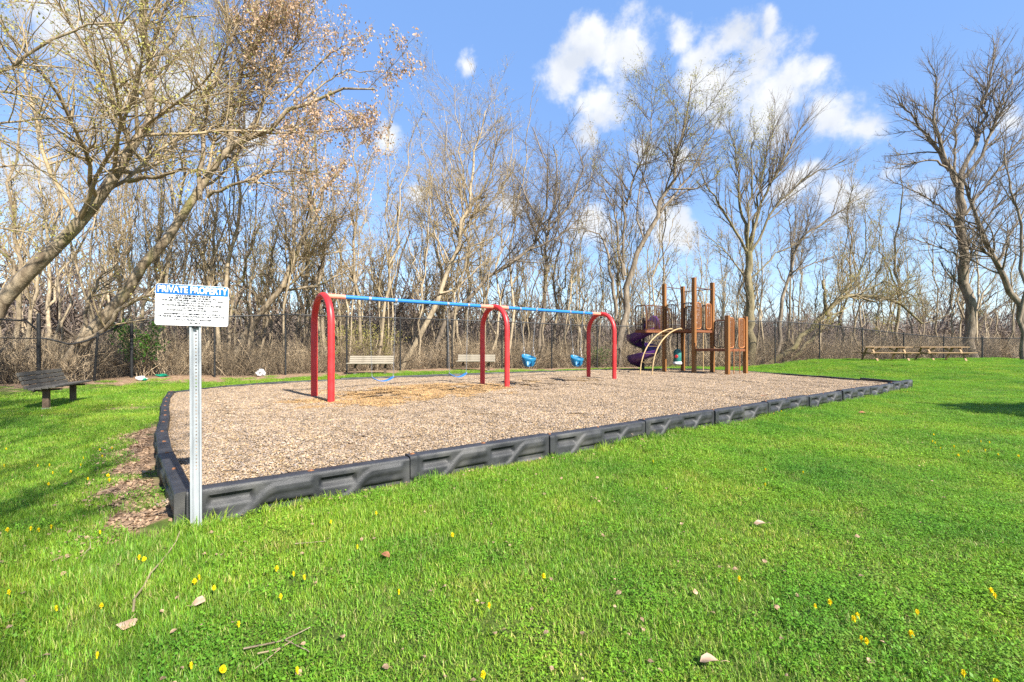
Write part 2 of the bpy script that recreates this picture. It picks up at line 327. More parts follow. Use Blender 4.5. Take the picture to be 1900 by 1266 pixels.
def litter_amount(x, y):
    s = beyond(x, y)
    l = sst(-2.2, -.9, s) * np.where(np.asarray(x) > 8, .15, 1) * .75 + sst(-.9, .3, s) * .6
    # worn bare strip outside the curved edge by the sign
    d = np.full(np.shape(x), 1e9)
    for (a, b) in zip([(-2.75, 3.3), (-3.9, 4.7), (-5.0, 6.1)], [(-3.9, 4.7), (-5.0, 6.1), (-5.9, 7.4)]):
        a = np.array(a); b = np.array(b); ab = b - a
        t = np.clip(((x - a[0]) * ab[0] + (y - a[1]) * ab[1]) / (ab @ ab), 0, 1); d = np.minimum(d, np.hypot(x - a[0] - ab[0] * t, y - a[1] - ab[1] * t))
    l = np.maximum(l, .8 * sst(.4, .14, d))
    l = np.maximum(l, .55 * np.exp(-(((np.asarray(x) + 8.3) / .9) ** 2 + ((np.asarray(y) - 9.7) / .45) ** 2)))
    n = np.sin(x * 5.1 + y * 2.3) + np.sin(y * 6.7 - x * 3.1) + np.sin(x * 11.3 + 1) * np.sin(y * 9.1)
    return np.clip(l * (1 + .22 * n), 0, 1.2)

def build_ground():
    def axis(lo, hi, step, far_, n):
        c = np.arange(lo, hi + step / 2, step); g = np.geomspace(1, far_, n)
        return np.concatenate([lo - g[::-1], c, hi + g])
    X = axis(-22, 38, .3, 900, 22); Y = np.concatenate([-9 - np.geomspace(1, 300, 12)[::-1], np.arange(-9, 36.1, .3), 36 + np.geomspace(1, 900, 26)])
    gx, gy = np.meshgrid(X, Y); V = np.stack([gx, gy, zg(gx, gy)], -1).reshape(-1, 3)
    idx = np.arange(len(V)).reshape(gx.shape)
    F = np.stack([idx[:-1, :-1], idx[:-1, 1:], idx[1:, 1:], idx[1:, :-1]], -1).reshape(-1, 4)
    lit = litter_amount(V[:, 0], V[:, 1]); cols = np.stack([lit, lit * 0, lit * 0], -1)
    o = link('ground', np_mesh('ground', V, F, True, cols), M['ground']); tag(o, 'green lawn falling away to a wooded slope behind the fence', 'lawn', kind='structure')
    # mulch bed: rings shrinking towards the middle
    m = 400; per = np.concatenate([RA, RA[:1]]); seg = np.linalg.norm(np.diff(per, axis=0), axis=1); cum = np.concatenate([[0], np.cumsum(seg)])
    u = np.linspace(0, cum[-1], m, endpoint=False); bx = np.interp(u, cum, per[:, 0]); by = np.interp(u, cum, per[:, 1])
    c = np.array([2.2, 13.5]); ks = np.linspace(1, 0.01, 60)
    vx = c[0] + (bx[None] - c[0]) * ks[:, None]; vy = c[1] + (by[None] - c[1]) * ks[:, None]
    V = np.stack([vx, vy, zm(vx, vy)], -1).reshape(-1, 3); idx = np.arange(len(V)).reshape(60, m)
    F = np.stack([idx[:-1], np.roll(idx[:-1], -1, 1), np.roll(idx[1:], -1, 1), idx[1:]], -1).reshape(-1, 4)
    o = link('mulch_bed', np_mesh('mulch_bed', V, F), M['mulch']); tag(o, 'tan wood chip bed inside the black border', 'mulch', kind='structure')
build_ground()

# ------------------------------------------------------------------ scattering (geometry nodes, for stuff nobody could count)
def scatter(name, pts, rot, scl, pick, sources, label, cat, parent=None):
    coll = bpy.data.collections.new(name + '_source')
    for o in sources: coll.objects.link(o)
    n = len(pts); me = bpy.data.meshes.new(name); me.vertices.add(n); me.vertices.foreach_set('co', np.asarray(pts, np.float32).ravel())
    a = me.attributes.new('rot', 'FLOAT_VECTOR', 'POINT'); a.data.foreach_set('vector', np.asarray(rot, np.float32).ravel())
    a = me.attributes.new('scl', 'FLOAT_VECTOR', 'POINT'); scl = np.asarray(scl, np.float32); scl = np.repeat(scl[:, None], 3, 1) if scl.ndim == 1 else scl; a.data.foreach_set('vector', scl.ravel())
    a = me.attributes.new('pick', 'INT', 'POINT'); a.data.foreach_set('value', np.asarray(pick, np.int32))
    o = link(name, me); tag(o, label, cat, kind='stuff')
    ng = bpy.data.node_groups.new(name, 'GeometryNodeTree')
    ng.interface.new_socket('Geometry', in_out='INPUT', socket_type='NodeSocketGeometry'); ng.interface.new_socket('Geometry', in_out='OUTPUT', socket_type='NodeSocketGeometry')
    N = ng.nodes; L = ng.links; gi = N.new('NodeGroupInput'); go = N.new('NodeGroupOutput')
    ip = N.new('GeometryNodeInstanceOnPoints'); ci = N.new('GeometryNodeCollectionInfo'); ci.inputs['Collection'].default_value = coll
    ci.inputs['Separate Children'].default_value = True; ci.inputs['Reset Children'].default_value = True
    def na(nm, t):
        q = N.new('GeometryNodeInputNamedAttribute'); q.data_type = t; q.inputs['Name'].default_value = nm; return q.outputs['Attribute']
    e2r = N.new('FunctionNodeEulerToRotation'); L.new(na('rot', 'FLOAT_VECTOR'), e2r.inputs[0])
    L.new(gi.outputs[0], ip.inputs['Points']); L.new(ci.outputs[0], ip.inputs['Instance']); ip.inputs['Pick Instance'].default_value = True
    L.new(na('pick', 'INT'), ip.inputs['Instance Index']); L.new(e2r.outputs[0], ip.inputs['Rotation']); L.new(na('scl', 'FLOAT_VECTOR'), ip.inputs['Scale'])
    L.new(ip.outputs[0], go.inputs[0])
    md = o.modifiers.new('scatter', 'NODES'); md.node_group = ng
    return o
def src(name, me, m):
    if not me.materials: me.materials.append(m)
    return bpy.data.objects.new(name, me)

# ------------------------------------------------------------------ tree growing
def resample(pts, k, rng, jit=0.):
    P = np.asarray(pts, float); n = len(P)
    t = np.concatenate([[0], np.cumsum(np.linalg.norm(np.diff(P, axis=0), axis=1))]); t /= t[-1]
    u = np.linspace(0, 1, k); Q = np.stack([np.interp(u, t, P[:, i]) for i in range(3)], -1)
    for _ in range(2): Q[1:-1] = .25 * Q[:-2] + .5 * Q[1:-1] + .25 * Q[2:]
    if jit:
        L = np.linalg.norm(P[-1] - P[0]); J = rng.normal(0, jit * L / k, Q.shape); J[0] = 0; Q += J
    return Q
def spawn(rng, P, Rr, m, t0, t1, lenf, ang, k, up, jit, rf, rmin, lmin=.15, lmax=99, grav=0.):
    """m children grown from the polylines P with radii Rr"""
    N, K, _ = P.shape
    ln = np.linalg.norm(np.diff(P, axis=1), axis=2).sum(1)
    idx = rng.choice(N, m, p=ln / ln.sum()); t = rng.uniform(t0, t1, m)
    f = t * (K - 1); i = np.minimum(f.astype(int), K - 2); w = (f - i)[:, None]
    org = P[idx, i] * (1 - w) + P[idx, i + 1] * w; rad = Rr[idx, i] * (1 - w[:, 0]) + Rr[idx, i + 1] * w[:, 0]
    tg = nrm(P[idx, i + 1] - P[idx, i]); pv = nrm(np.cross(tg, rng.normal(size=(m, 3))))
    a = ang * rng.uniform(.6, 1.35, m); d = tg * np.cos(a)[:, None] + pv * np.sin(a)[:, None]
    length = np.clip(ln[idx] * lenf * (1 - .55 * t) * rng.uniform(.55, 1.35, m), lmin, lmax)
    out = np.empty((m, k, 3)); out[:, 0] = org; st = (length / (k - 1))[:, None]
    upv = np.array([0, 0, up]) 
    for j in range(1, k):
        d = nrm(d + rng.normal(0, jit, (m, 3)) + upv - np.array([0, 0, grav]) * (j / k)); out[:, j] = out[:, j - 1] + d * st
    r0 = np.maximum(np.minimum(rad * rf, length * .015 + rmin), rmin); s = np.linspace(0, 1, k)
    return out, np.maximum(r0[:, None] * (1 - .8 * s[None]), rmin * .55)
def mesh_of(name, sets):
    Vs, Fs, n = [], [], 0
    for P, Rr, sides in sets:
        V, F = tubes(P, Rr, sides); Vs.append(V); Fs.append(F + n); n += len(V)
    return np_mesh(name, np.concatenate(Vs), np.concatenate(Fs))
def leaf_mesh(name, rng, P, size, n, clump=1, spread=.1, tmin=.3, fold=.25):
    """small leaves on the polylines P; each a folded diamond of two triangles"""
    N, K, _ = P.shape; i = rng.integers(0, N, n); t = rng.uniform(tmin, 1, n) * (K - 1); j = np.minimum(t.astype(int), K - 2); w = (t - j)[:, None]
    c = P[i, j] * (1 - w) + P[i, j + 1] * w
    c = np.repeat(c, clump, 0) + rng.normal(0, spread, (n * clump, 3)); m = len(c)
    a = nrm(rng.normal(size=(m, 3)) + np.array([0, 0, -.9])); b = nrm(np.cross(a, rng.normal(size=(m, 3)))); q = np.cross(a, b)
    L = (size * rng.uniform(.6, 1.4, m))[:, None]
    V = np.stack([c, c + a * L * .5 + b * L * .33 + q * L * fold, c + a * L, c + a * L * .5 - b * L * .33 + q * L * fold], 1).reshape(-1, 3)
    k = np.arange(m) * 4; F = np.concatenate([np.stack([k, k + 1, k + 2], -1), np.stack([k, k + 2, k + 3], -1)])
    return np_mesh(name, V, F, False)
def make_tree(name, label, trunkdef, seed, bark='bark', twig='twig', counts=(60, 420, 2600), rmin=.009, up=.05, leaves=None, group=None, lens=(.35, .42, .46), jit=.13, ang=.85, loc=None, sweep=0.):
    """trunkdef: list of (points3d, r0, r1); the first is the trunk, standing on the ground"""
    rng = np.random.default_rng(seed); K = 16; rmin *= .68; counts = (int(counts[0] * .85), int(counts[1] * .8), int(counts[2] * .72))
    P = np.array([resample(p, K, rng, .12) for p, _, _ in trunkdef])
    Rr = np.array([(np.linspace(1, 0, K) ** .9 * (a - b) + b) * (.86 if i == 0 else .72) for i, (_, a, b) in enumerate(trunkdef)])
    base = P[0, 0].copy() if loc is None else np.array(loc); P = P - base
    Rr[0, 0] *= 1.35; Rr[0, 1] *= 1.12
    root = empty(name, base)
    link('trunk', mesh_of('trunk', [(P, Rr, 9)]), M[bark], root)
    wt = P if len(P) == 1 else np.concatenate([P[1:], P[:1]])
    b1, r1 = spawn(rng, P, Rr, counts[0], .4, 1, lens[0], ang, 9, up, jit, .42, rmin * 1.6)
    lim = np.concatenate([resample_all(P, 9), b1]); limr = np.concatenate([Rr[:, np.linspace(0, K - 1, 9).astype(int)], r1])
    b2, r2 = spawn(rng, lim[1:] if len(lim) > 1 else lim, limr[1:] if len(lim) > 1 else limr, counts[1], .25, 1, lens[1], ang, 6, up * 1.2, jit, .6, rmin * 1.2, .3, 3.2)
    b3, r3 = spawn(rng, np.concatenate([b2, resample_all(b1, 6)]), np.concatenate([r2, r1[:, np.linspace(0, 8, 6).astype(int)]]), counts[2], .15, 1, lens[2], ang * .9, 4, up * 1.3, jit, .6, rmin * .6, .18, 1.5)
    link('crown', mesh_of('crown', [(b1, r1, 5), (b2, r2, 4), (b3, r3, 3)]), M[twig], root)
    for (mname, size, n, clump, spread, zone) in (leaves or []):
        Q = np.concatenate([b3, b2[:, :4]])
        if zone is not None:
            W = Q[:, 0] + base; u, v = project(W[:, 0], np.maximum(W[:, 1], .5), W[:, 2]); k = (u > zone[0]) & (u < zone[2]) & (v > zone[1]) & (v < zone[3]); Q = Q[k] if k.sum() > 10 else Q
        link('leaves', leaf_mesh('leaves', rng, Q, size, n, clump, spread), M[mname], root)
    tag(root, label, 'tree', group)
    return root
def resample_all(P, k):
    K = P.shape[1]; f = np.linspace(0, K - 1, k); i = np.minimum(f.astype(int), K - 2); w = (f - i)[None, :, None]
    return P[:, i] * (1 - w) + P[:, i + 1] * w
def limb(pts, d, r0, r1, dd=0.):
    """limb through points seen at (px, py), standing at distance d, leaning dd metres away over its length"""
    n = len(pts); return ([P3(x, y, d + dd * i / max(1, n - 1)) for i, (x, y) in enumerate(pts)], r0, r1)
def grounded(l, sink=.25):
    p = l[0][0]; q = p.copy(); q[2] = float(zg(p[0], p[1])) - sink
    if p[2] - q[2] > .3: return ([q] + l[0], l[1], l[2])
    l[0][0] = q; return l

def hero_trees():
    T = make_tree
    b = limb([(-40, 590), (0, 555), (75, 478), (160, 385), (235, 338), (262, 302), (285, 205), (272, 140), (262, 60), (268, -60)], 13.2, .27, .06, 1.0)
    T('maple_tree', 'thick smooth trunk leaning in from the edge over the sagging fence, budding', [grounded(b), limb([(238, 336), (300, 326), (350, 312), (420, 330)], 13.6, .1, .02, -1.5),
       limb([(283, 210), (262, 150), (235, 80), (180, 20), (120, -40)], 14.0, .09, .02, -.8), limb([(272, 140), (330, 60), (350, -30)], 14, .09, .02, .5), limb([(262, 300), (230, 250), (200, 180), (190, 90)], 13.8, .06, .012, -2)],
      11, 'bark', 'twig', (46, 420, 3600), .007, .06, [('bud', .062, 3200, 2, .05, None)], ang=.9, lens=(.5, .5, .5))
    b = limb([(105, 700), (150, 625), (210, 560), (262, 500), (312, 440), (352, 395), (400, 330), (435, 280), (470, 232), (530, 188), (610, 178), (690, 168)], 15.4, .25, .03, 1.0)
    T('maple_tree', 'leaning split trunk behind the sign, crown hung with pale brown dead leaves', [grounded(b), limb([(372, 372), (374, 300), (378, 200), (400, 140), (440, 60), (455, -30)], 15.8, .11, .02, -.5),
       limb([(424, 292), (430, 180), (462, 90), (475, 0), (480, -50)], 16, .12, .03, .8), limb([(462, 240), (520, 130), (560, 60), (590, 0)], 16.1, .08, .015, 1), limb([(385, 366), (440, 340), (500, 320), (560, 318), (620, 325)], 15.9, .08, .015, -1),
       limb([(140, 640), (185, 622), (212, 590), (228, 562), (290, 545), (330, 535)], 15.2, .12, .03, -.4), limb([(600, 178), (660, 220), (690, 300)], 16.4, .04, .012, .4), limb([(530, 185), (600, 110), (680, 60)], 16.4, .06, .012, .4), limb([(560, 186), (640, 130), (715, 135)], 16.4, .05, .012, .6), limb([(470, 232), (545, 250), (620, 240), (700, 230)], 16.2, .05, .012, .6), limb([(455, 60), (520, 20), (590, -10)], 16.2, .05, .012, .4), limb([(150, 625), (165, 560), (190, 500), (180, 430)], 15.4, .09, .02, .4)],
      23, 'bark', 'twig', (60, 640, 6500), .007, .05, [('bud', .055, 1600, 2, .05, None), ('dead_leaf', .095, 3900, 2, .07, (440, -60, 780, 285)), ('dead_leaf', .09, 1100, 2, .07, (440, 200, 720, 430))], ang=.85, lens=(.45, .5, .5))
    b = limb([(418, 692), (445, 635), (480, 590), (522, 538), (556, 460), (580, 402), (612, 350), (640, 300)], 20.2, .2, .05, .6)
    T('leaning_tree', 'brown tree leaning away from the sign behind the fence, a few dead leaves', [grounded(b), limb([(520, 540), (590, 530), (640, 505), (690, 470)], 20.5, .09, .02, .8), limb([(578, 405), (576, 330), (560, 250), (575, 200)], 20.6, .08, .02), limb([(560, 455), (610, 420), (660, 360), (690, 300)], 20.6, .05, .012)],
      31, 'bark', 'twig', (60, 400, 2400), .008, .06, [('dead_leaf', .09, 420, 2, .12, (480, 250, 720, 440)), ('bud', .05, 400, 1, .05, None)])
    b = limb([(742, 690), (775, 640), (806, 585), (815, 545), (835, 492), (862, 430), (874, 370), (880, 300), (900, 215)], 24.5, .2, .04, .6)
    T('crooked_tree', 'pale S shaped tree rising between the two wooden benches', [grounded(b), limb([(815, 545), (840, 540), (880, 505), (905, 480)], 24.7, .08, .02, 1), limb([(862, 430), (905, 380), (950, 320), (960, 280)], 25, .07, .015, .5), limb([(835, 490), (800, 420), (790, 340), (800, 280)], 24.8, .06, .015, -.5)],
      47, 'bark_pale', 'twig', (70, 460, 2600), .009, .05, [('bud_tan', .065, 1400, 1, .05, None)])
    b = limb([(795, 660), (828, 580), (880, 540), (938, 500), (985, 462), (1015, 428), (1028, 345), (1000, 275), (990, 240)], 26.2, .17, .03, .6)
    T('bent_tree', 'dark tree with a long diagonal trunk behind the middle red arch', [grounded(b), limb([(1015, 428), (1060, 380), (1085, 310), (1060, 250)], 26.8, .1, .02, .5), limb([(985, 462), (1040, 440), (1080, 400), (1100, 350)], 26.6, .07, .02, -.5), limb([(1015, 425), (985, 380), (960, 330), (930, 290)], 26.8, .07, .015, .3)],
      53, 'bark_dark', 'twig_dark', (70, 500, 2800), .009, .04, [('bud_tan', .06, 1200, 1, .05, None)])
    b = limb([(1000, 650), (1006, 560), (1011, 480), (1018, 420), (1040, 330), (1030, 270)], 27.8, .16, .03)
    T('upright_tree', 'upright dark tree crossing the diagonal trunk behind the bucket swings', [grounded(b), limb([(1011, 480), (980, 400), (950, 330)], 27.9, .07, .015), limb([(1012, 470), (1060, 410), (1100, 330), (1105, 280)], 28, .07, .015)],
      59, 'bark_dark', 'twig_dark', (60, 420, 2400), .01, .08)
    b = limb([(1148, 668), (1147, 600), (1150, 555), (1162, 508), (1194, 458), (1226, 395), (1244, 348), (1258, 280), (1281, 189), (1290, 150)], 28.2, .27, .03, .5)
    T('big_tree', 'tall wide crowned tree with yellow buds behind the third red arch', [grounded(b), limb([(1144, 585), (1136, 530), (1130, 486), (1121, 442), (1102, 422), (1082, 432)], 28.1, .17, .03, -.6), limb([(1160, 512), (1156, 400), (1180, 330), (1208, 240), (1214, 150)], 28.3, .12, .02, .6),
       limb([(1158, 520), (1148, 440), (1138, 376), (1111, 344), (1084, 317)], 28.3, .11, .02, -.8), limb([(1226, 395), (1270, 340), (1310, 270), (1340, 210)], 28.4, .1, .02, .8), limb([(1240, 350), (1290, 352), (1330, 330), (1350, 290)], 28.4, .08, .02, -.8), limb([(1194, 458), (1180, 380), (1200, 300), (1240, 220)], 28.4, .08, .02, 1.2), limb([(1205, 225), (1170, 180), (1150, 230)], 28.8, .04, .012)],
      61, 'bark_dark', 'twig_dark', (110, 800, 5400), .01, .05, [('bud', .07, 2600, 2, .08, (1050, 100, 1400, 330)), ('bud_tan', .06, 1200, 1, .06, None)])
    b = limb([(1392, 690), (1391, 600), (1389, 530), (1388, 464)], 29.0, .36, .24)
    T('mossy_tree', 'mossy trunked tree fanning into many straight branches behind the play tower', [grounded(b), limb([(1388, 470), (1350, 404), (1310, 343), (1290, 290)], 29, .13, .02, -.8), limb([(1388, 466), (1376, 383), (1366, 287), (1350, 230)], 29, .15, .02, .6), limb([(1390, 466), (1416, 363), (1467, 272), (1502, 212)], 29, .15, .02, .4),
       limb([(1390, 475), (1436, 383), (1502, 323), (1573, 298)], 29, .12, .02, -.6), limb([(1389, 480), (1400, 400), (1420, 300), (1440, 215)], 29, .12, .02, 1.2), limb([(1388, 520), (1340, 460), (1300, 430)], 29, .08, .02, .5), limb([(1390, 520), (1440, 470), (1500, 440), (1550, 400)], 29, .07, .02, .8), limb([(1389, 470), (1392, 380), (1395, 280), (1400, 240)], 29, .1, .02, -1)],
      67, 'bark_moss', 'twig_dark', (120, 850, 4600), .01, .07, [('bud', .07, 1500, 2, .08, (1280, 200, 1440, 480))], jit=.1, ang=.5)
    b = limb([(1440, 690), (1448, 600), (1460, 520), (1470, 470), (1480, 445), (1543, 399), (1603, 363)], 30.2, .17, .02, .5)
    T('arching_tree', 'thin dark tree sweeping one long branch towards the picnic tables', [grounded(b), limb([(1464, 508), (1500, 492), (1540, 478), (1565, 470)], 30.3, .08, .015), limb([(1470, 470), (1465, 400), (1450, 340)], 30.3, .07, .015), limb([(1543, 399), (1560, 350), (1570, 310)], 30.5, .05, .012)],
      71, 'bark_dark', 'twig_dark', (50, 330, 1900), .01, .08)
    b = limb([(1405, 690), (1450, 655), (1500, 620), (1536, 585), (1542, 560), (1560, 545), (1615, 543), (1670, 562), (1712, 600)], 29.6, .22, .07, 1)
    T('broken_tree', 'broken bowed trunk arching over the fence beside the picnic tables', [grounded(b), limb([(1538, 590), (1530, 565), (1531, 540), (1526, 520)], 29.9, .17, .1), limb([(1430, 690), (1480, 660), (1525, 610), (1545, 580)], 29.4, .16, .1, .4), limb([(1600, 543), (1640, 520), (1690, 545), (1735, 600)], 30.2, .09, .03), limb([(1560, 548), (1600, 500), (1610, 430), (1600, 370)], 30, .09, .02, .8), limb([(1620, 545), (1640, 470), (1630, 400)], 30.2, .06, .015)],
      73, 'bark_moss', 'twig', (60, 480, 3000), .009, .16, [('bud', .08, 1300, 2, .1, (1480, 370, 1700, 620))])
    b = limb([(1806, 690), (1800, 600), (1792, 500), (1784, 440), (1776, 345)], 31, .36, .25)
    T('great_tree', 'largest bare tree, dark, rising over the end of the fence at far right', [grounded(b), limb([(1776, 345), (1746, 287), (1699, 230), (1683, 208), (1655, 167)], 31, .2, .02, .4), limb([(1772, 340), (1742, 255), (1728, 205), (1740, 157), (1722, 115)], 31, .18, .02, -.8), limb([(1778, 345), (1803, 278), (1822, 208), (1838, 145), (1846, 65)], 31, .22, .02, .8),
       limb([(1780, 348), (1822, 290), (1856, 190), (1900, 110)], 31, .17, .02, -.5), limb([(1760, 318), (1738, 295), (1680, 306), (1630, 312)], 31, .1, .015, -.6), limb([(1786, 420), (1740, 380), (1690, 350), (1640, 330)], 31, .1, .02, .8), limb([(1790, 400), (1840, 330), (1890, 260), (1950, 200)], 31, .13, .02), limb([(1790, 470), (1830, 400), (1880, 360), (1940, 310)], 31, .1, .02, -1), limb([(1790, 480), (1720, 450), (1670, 440)], 31, .08, .02, -.6), limb([(1776, 345), (1770, 280), (1775, 220), (1762, 150)], 31, .12, .02, 1)],
      79, 'bark_dark', 'twig_dark', (130, 950, 5200), .011, .07, None, ang=.65)
    b = limb([(1915, 690), (1893, 570), (1852, 490), (1818, 425), (1790, 350), (1760, 290)], 29.5, .27, .04)
    T('slanting_tree', 'dark trunk slanting across the largest bare tree at far right', [grounded(b), limb([(1852, 490), (1880, 420), (1930, 350)], 29.5, .1, .02), limb([(1818, 425), (1760, 420), (1700, 400)], 29.6, .08, .02)],
      83, 'bark_dark', 'twig_dark', (60, 400, 2300), .01, .08)
    b = limb([(1900, 690), (1897, 560), (1894, 410), (1881, 362), (1872, 290), (1860, 240)], 26, .14, .02)
    T('straight_tree', 'straight bare trunk at the extreme edge behind the lower fence', [grounded(b), limb([(1894, 410), (1920, 340), (1940, 280)], 26, .06, .012), limb([(1890, 390), (1850, 330), (1830, 300)], 26, .05, .012)], 89, 'bark_dark', 'twig_dark', (40, 260, 1500), .009, .08)
    b = limb([(870, 690), (869, 560), (868, 395), (856, 326), (846, 212), (850, 170)], 31.5, .17, .02)
    T('forked_tree', 'tall slim forked tree standing over the second wooden bench', [grounded(b), limb([(868, 400), (905, 335), (925, 260), (915, 190)], 31.5, .1, .02), limb([(868, 430), (930, 400), (975, 350), (1000, 330)], 31.5, .07, .015), limb([(866, 380), (830, 320), (815, 250)], 31.5, .06, .015)],
      97, 'bark_pale', 'twig', (80, 500, 2800), .011, .06, [('bud_tan', .07, 1300, 1, .06, None)])
    # budding tree off the frame, its branches reach in
    b = ([np.array([-12.6, 7.6, -.2]), np.array([-12.5, 7.7, 2.5]), np.array([-12.0, 8.2, 5.5]), np.array([-11.6, 8.6, 9.0])], .24, .06)
    T('maple_tree', 'budding tree whose thin branches reach in over the dark bench', [b, ([np.array([-12.1, 8.1, 4.6]), P3(-60, 165, 8.6), P3(60, 97, 8.8), P3(150, 56, 8.9), P3(225, 28, 9.0), P3(300, 20, 9.2)], .07, .012),
       ([np.array([-12.2, 8, 3.6]), P3(-80, 330, 8.6), P3(40, 300, 9), P3(120, 330, 9.4)], .06, .01), ([np.array([-12.2, 8, 3.2]), P3(-60, 430, 8.6), P3(50, 420, 9.2), P3(110, 470, 9.6)], .05, .01), ([np.array([-12.1, 8.1, 4.2]), P3(-70, 240, 8.4), P3(60, 215, 8.8), P3(220, 222, 9.2)], .05, .01)],
      101, 'bark', 'twig', (70, 480, 2700), .005, .02, [('bud', .04, 1800, 2, .04, None)], ang=.9)
    # trees behind the viewpoint that throw the branch shadows over the lawn
    for k, (x, y, sd, h) in enumerate([(6.4, -9.7, 107, 13.5), (1.5, -4.9, 109, 17.0)]):
        b = ([np.array([x, y, -.2]), np.array([x + .1, y + .1, 2.5]), np.array([x - .1, y + .2, 6.0]), np.array([x + .2, y + .4, h * .7]), np.array([x + .1, y + .5, h])], .24, .03)
        rr = np.random.default_rng(sd); lim = [b]
        for q in range(7):
            a = q * .9 + rr.uniform(0, .5); z0 = 8.0 + q * (.45, 1.0)[k]; w_ = (.3, .55)[k]; v = np.array([math.cos(a) * w_, math.sin(a) * w_, .8]); p0 = np.array([x, y + .2, z0])
            lim.append(([p0, p0 + v * 1.5, p0 + v * 3 + np.array([0, 0, .5]), p0 + v * 4.4 + np.array([0, 0, 1.2])], .05, .015))
        T('shade_tree', ['bare tree on the lawn behind the viewpoint, to the right', 'bare tree on the lawn behind the viewpoint, to the left'][k], lim, sd, 'bark', 'twig', [(30, 170, 900), (60, 380, 2200)][k], .011, .08, [('bud', .08, [620, 2600][k], 3, .14, None)])
hero_trees()

def conical_shade():
    # dense evergreen just outside the frame: its shadow lies on the right of the lawn
    rng = np.random.default_rng(5); c = np.array([14.7, 4.1, 0]); root = empty('cedar_tree', c)
    V, F = tubes(np.array([[[0, 0, -.2], [.05, 0, 2], [0, .05, 5.6]]]), np.array([[.2, .15, .03]]), 8); link('trunk', np_mesh('trunk', V, F), M['bark'], root)
    n = 3600; d = nrm(rng.normal(size=(n, 3))) * (rng.uniform(0, 1, (n, 1)) ** .4) * np.array([1.75, 1.75, 1.9]) + np.array([0, 0, 4.1])
    e = nrm(rng.normal(size=(n, 3)) + np.array([0, 0, .4])) * .3; P = np.stack([d, d + e], 1)
    link('crown', leaf_mesh('crown', rng, P, .32, n * 2, 1, .08, 0), M['green_leaf'], root)
    tag(root, 'dense rounded evergreen on the lawn just outside the right edge', 'tree')
conical_shade()

# ------------------------------------------------------------------ slender trees in the wood behind the fence
def ordinal(n): return ['first', 'second', 'third', 'fourth', 'fifth', 'sixth', 'seventh', 'eighth', 'ninth', 'tenth', 'eleventh', 'twelfth', 'thirteenth', 'fourteenth', 'fifteenth', 'sixteenth', 'seventeenth', 'eighteenth', 'nineteenth', 'twentieth'][n] if n < 20 else ('twenty-' if n < 29 else 'thirty-') + ['first', 'second', 'third', 'fourth', 'fifth', 'sixth', 'seventh', 'eighth', 'ninth', 'tenth'][(n - 20) % 10]
def sapling_parts(seed, h, r, leafy):
    rng = np.random.default_rng(seed); K = 14
    lean = rng.normal(0, .09, 2); z = np.linspace(0, h, 7)
    pts = np.stack([lean[0] * z + rng.normal(0, .07, 7), lean[1] * z + rng.normal(0, .07, 7), z], -1); pts[0, :2] = 0
    P = [resample(pts, K, rng, .1)]; Rr = [np.linspace(r, r * .12, K)]
    if rng.random() < .6:
        i = rng.integers(4, 8); a = rng.uniform(0, 6.28); q = P[0][i]; v = np.array([math.cos(a) * .35, math.sin(a) * .35, 1])
        P.append(resample([q, q + v * h * .15, q + v * h * .32 + np.array([0, 0, .3]), q + v * h * .45], K, rng, .2)); Rr.append(np.linspace(r * .55, r * .1, K))
    P = np.array(P); Rr = np.array(Rr)
    b1, r1 = spawn(rng, P, Rr, 24, .3, 1, .2, .55, 7, .12, .12, .55, .011)
    b2, r2 = spawn(rng, b1, r1, 110, .2, 1, .5, .7, 5, .12, .14, .6, .007, .25, 1.6)
    b3, r3 = spawn(rng, b2, r2, 320, .1, 1, .6, .7, 3, .1, .15, .6, .0055, .2, .9)
    tr = mesh_of('trunk', [(P, Rr, 7)]); cr = mesh_of('crown', [(b1, r1, 4), (b2, r2, 3), (b3, r3, 3)])
    lv = leaf_mesh('leaves', rng, b3, .065, 330, 1, .06) if leafy else None
    return tr, cr, lv
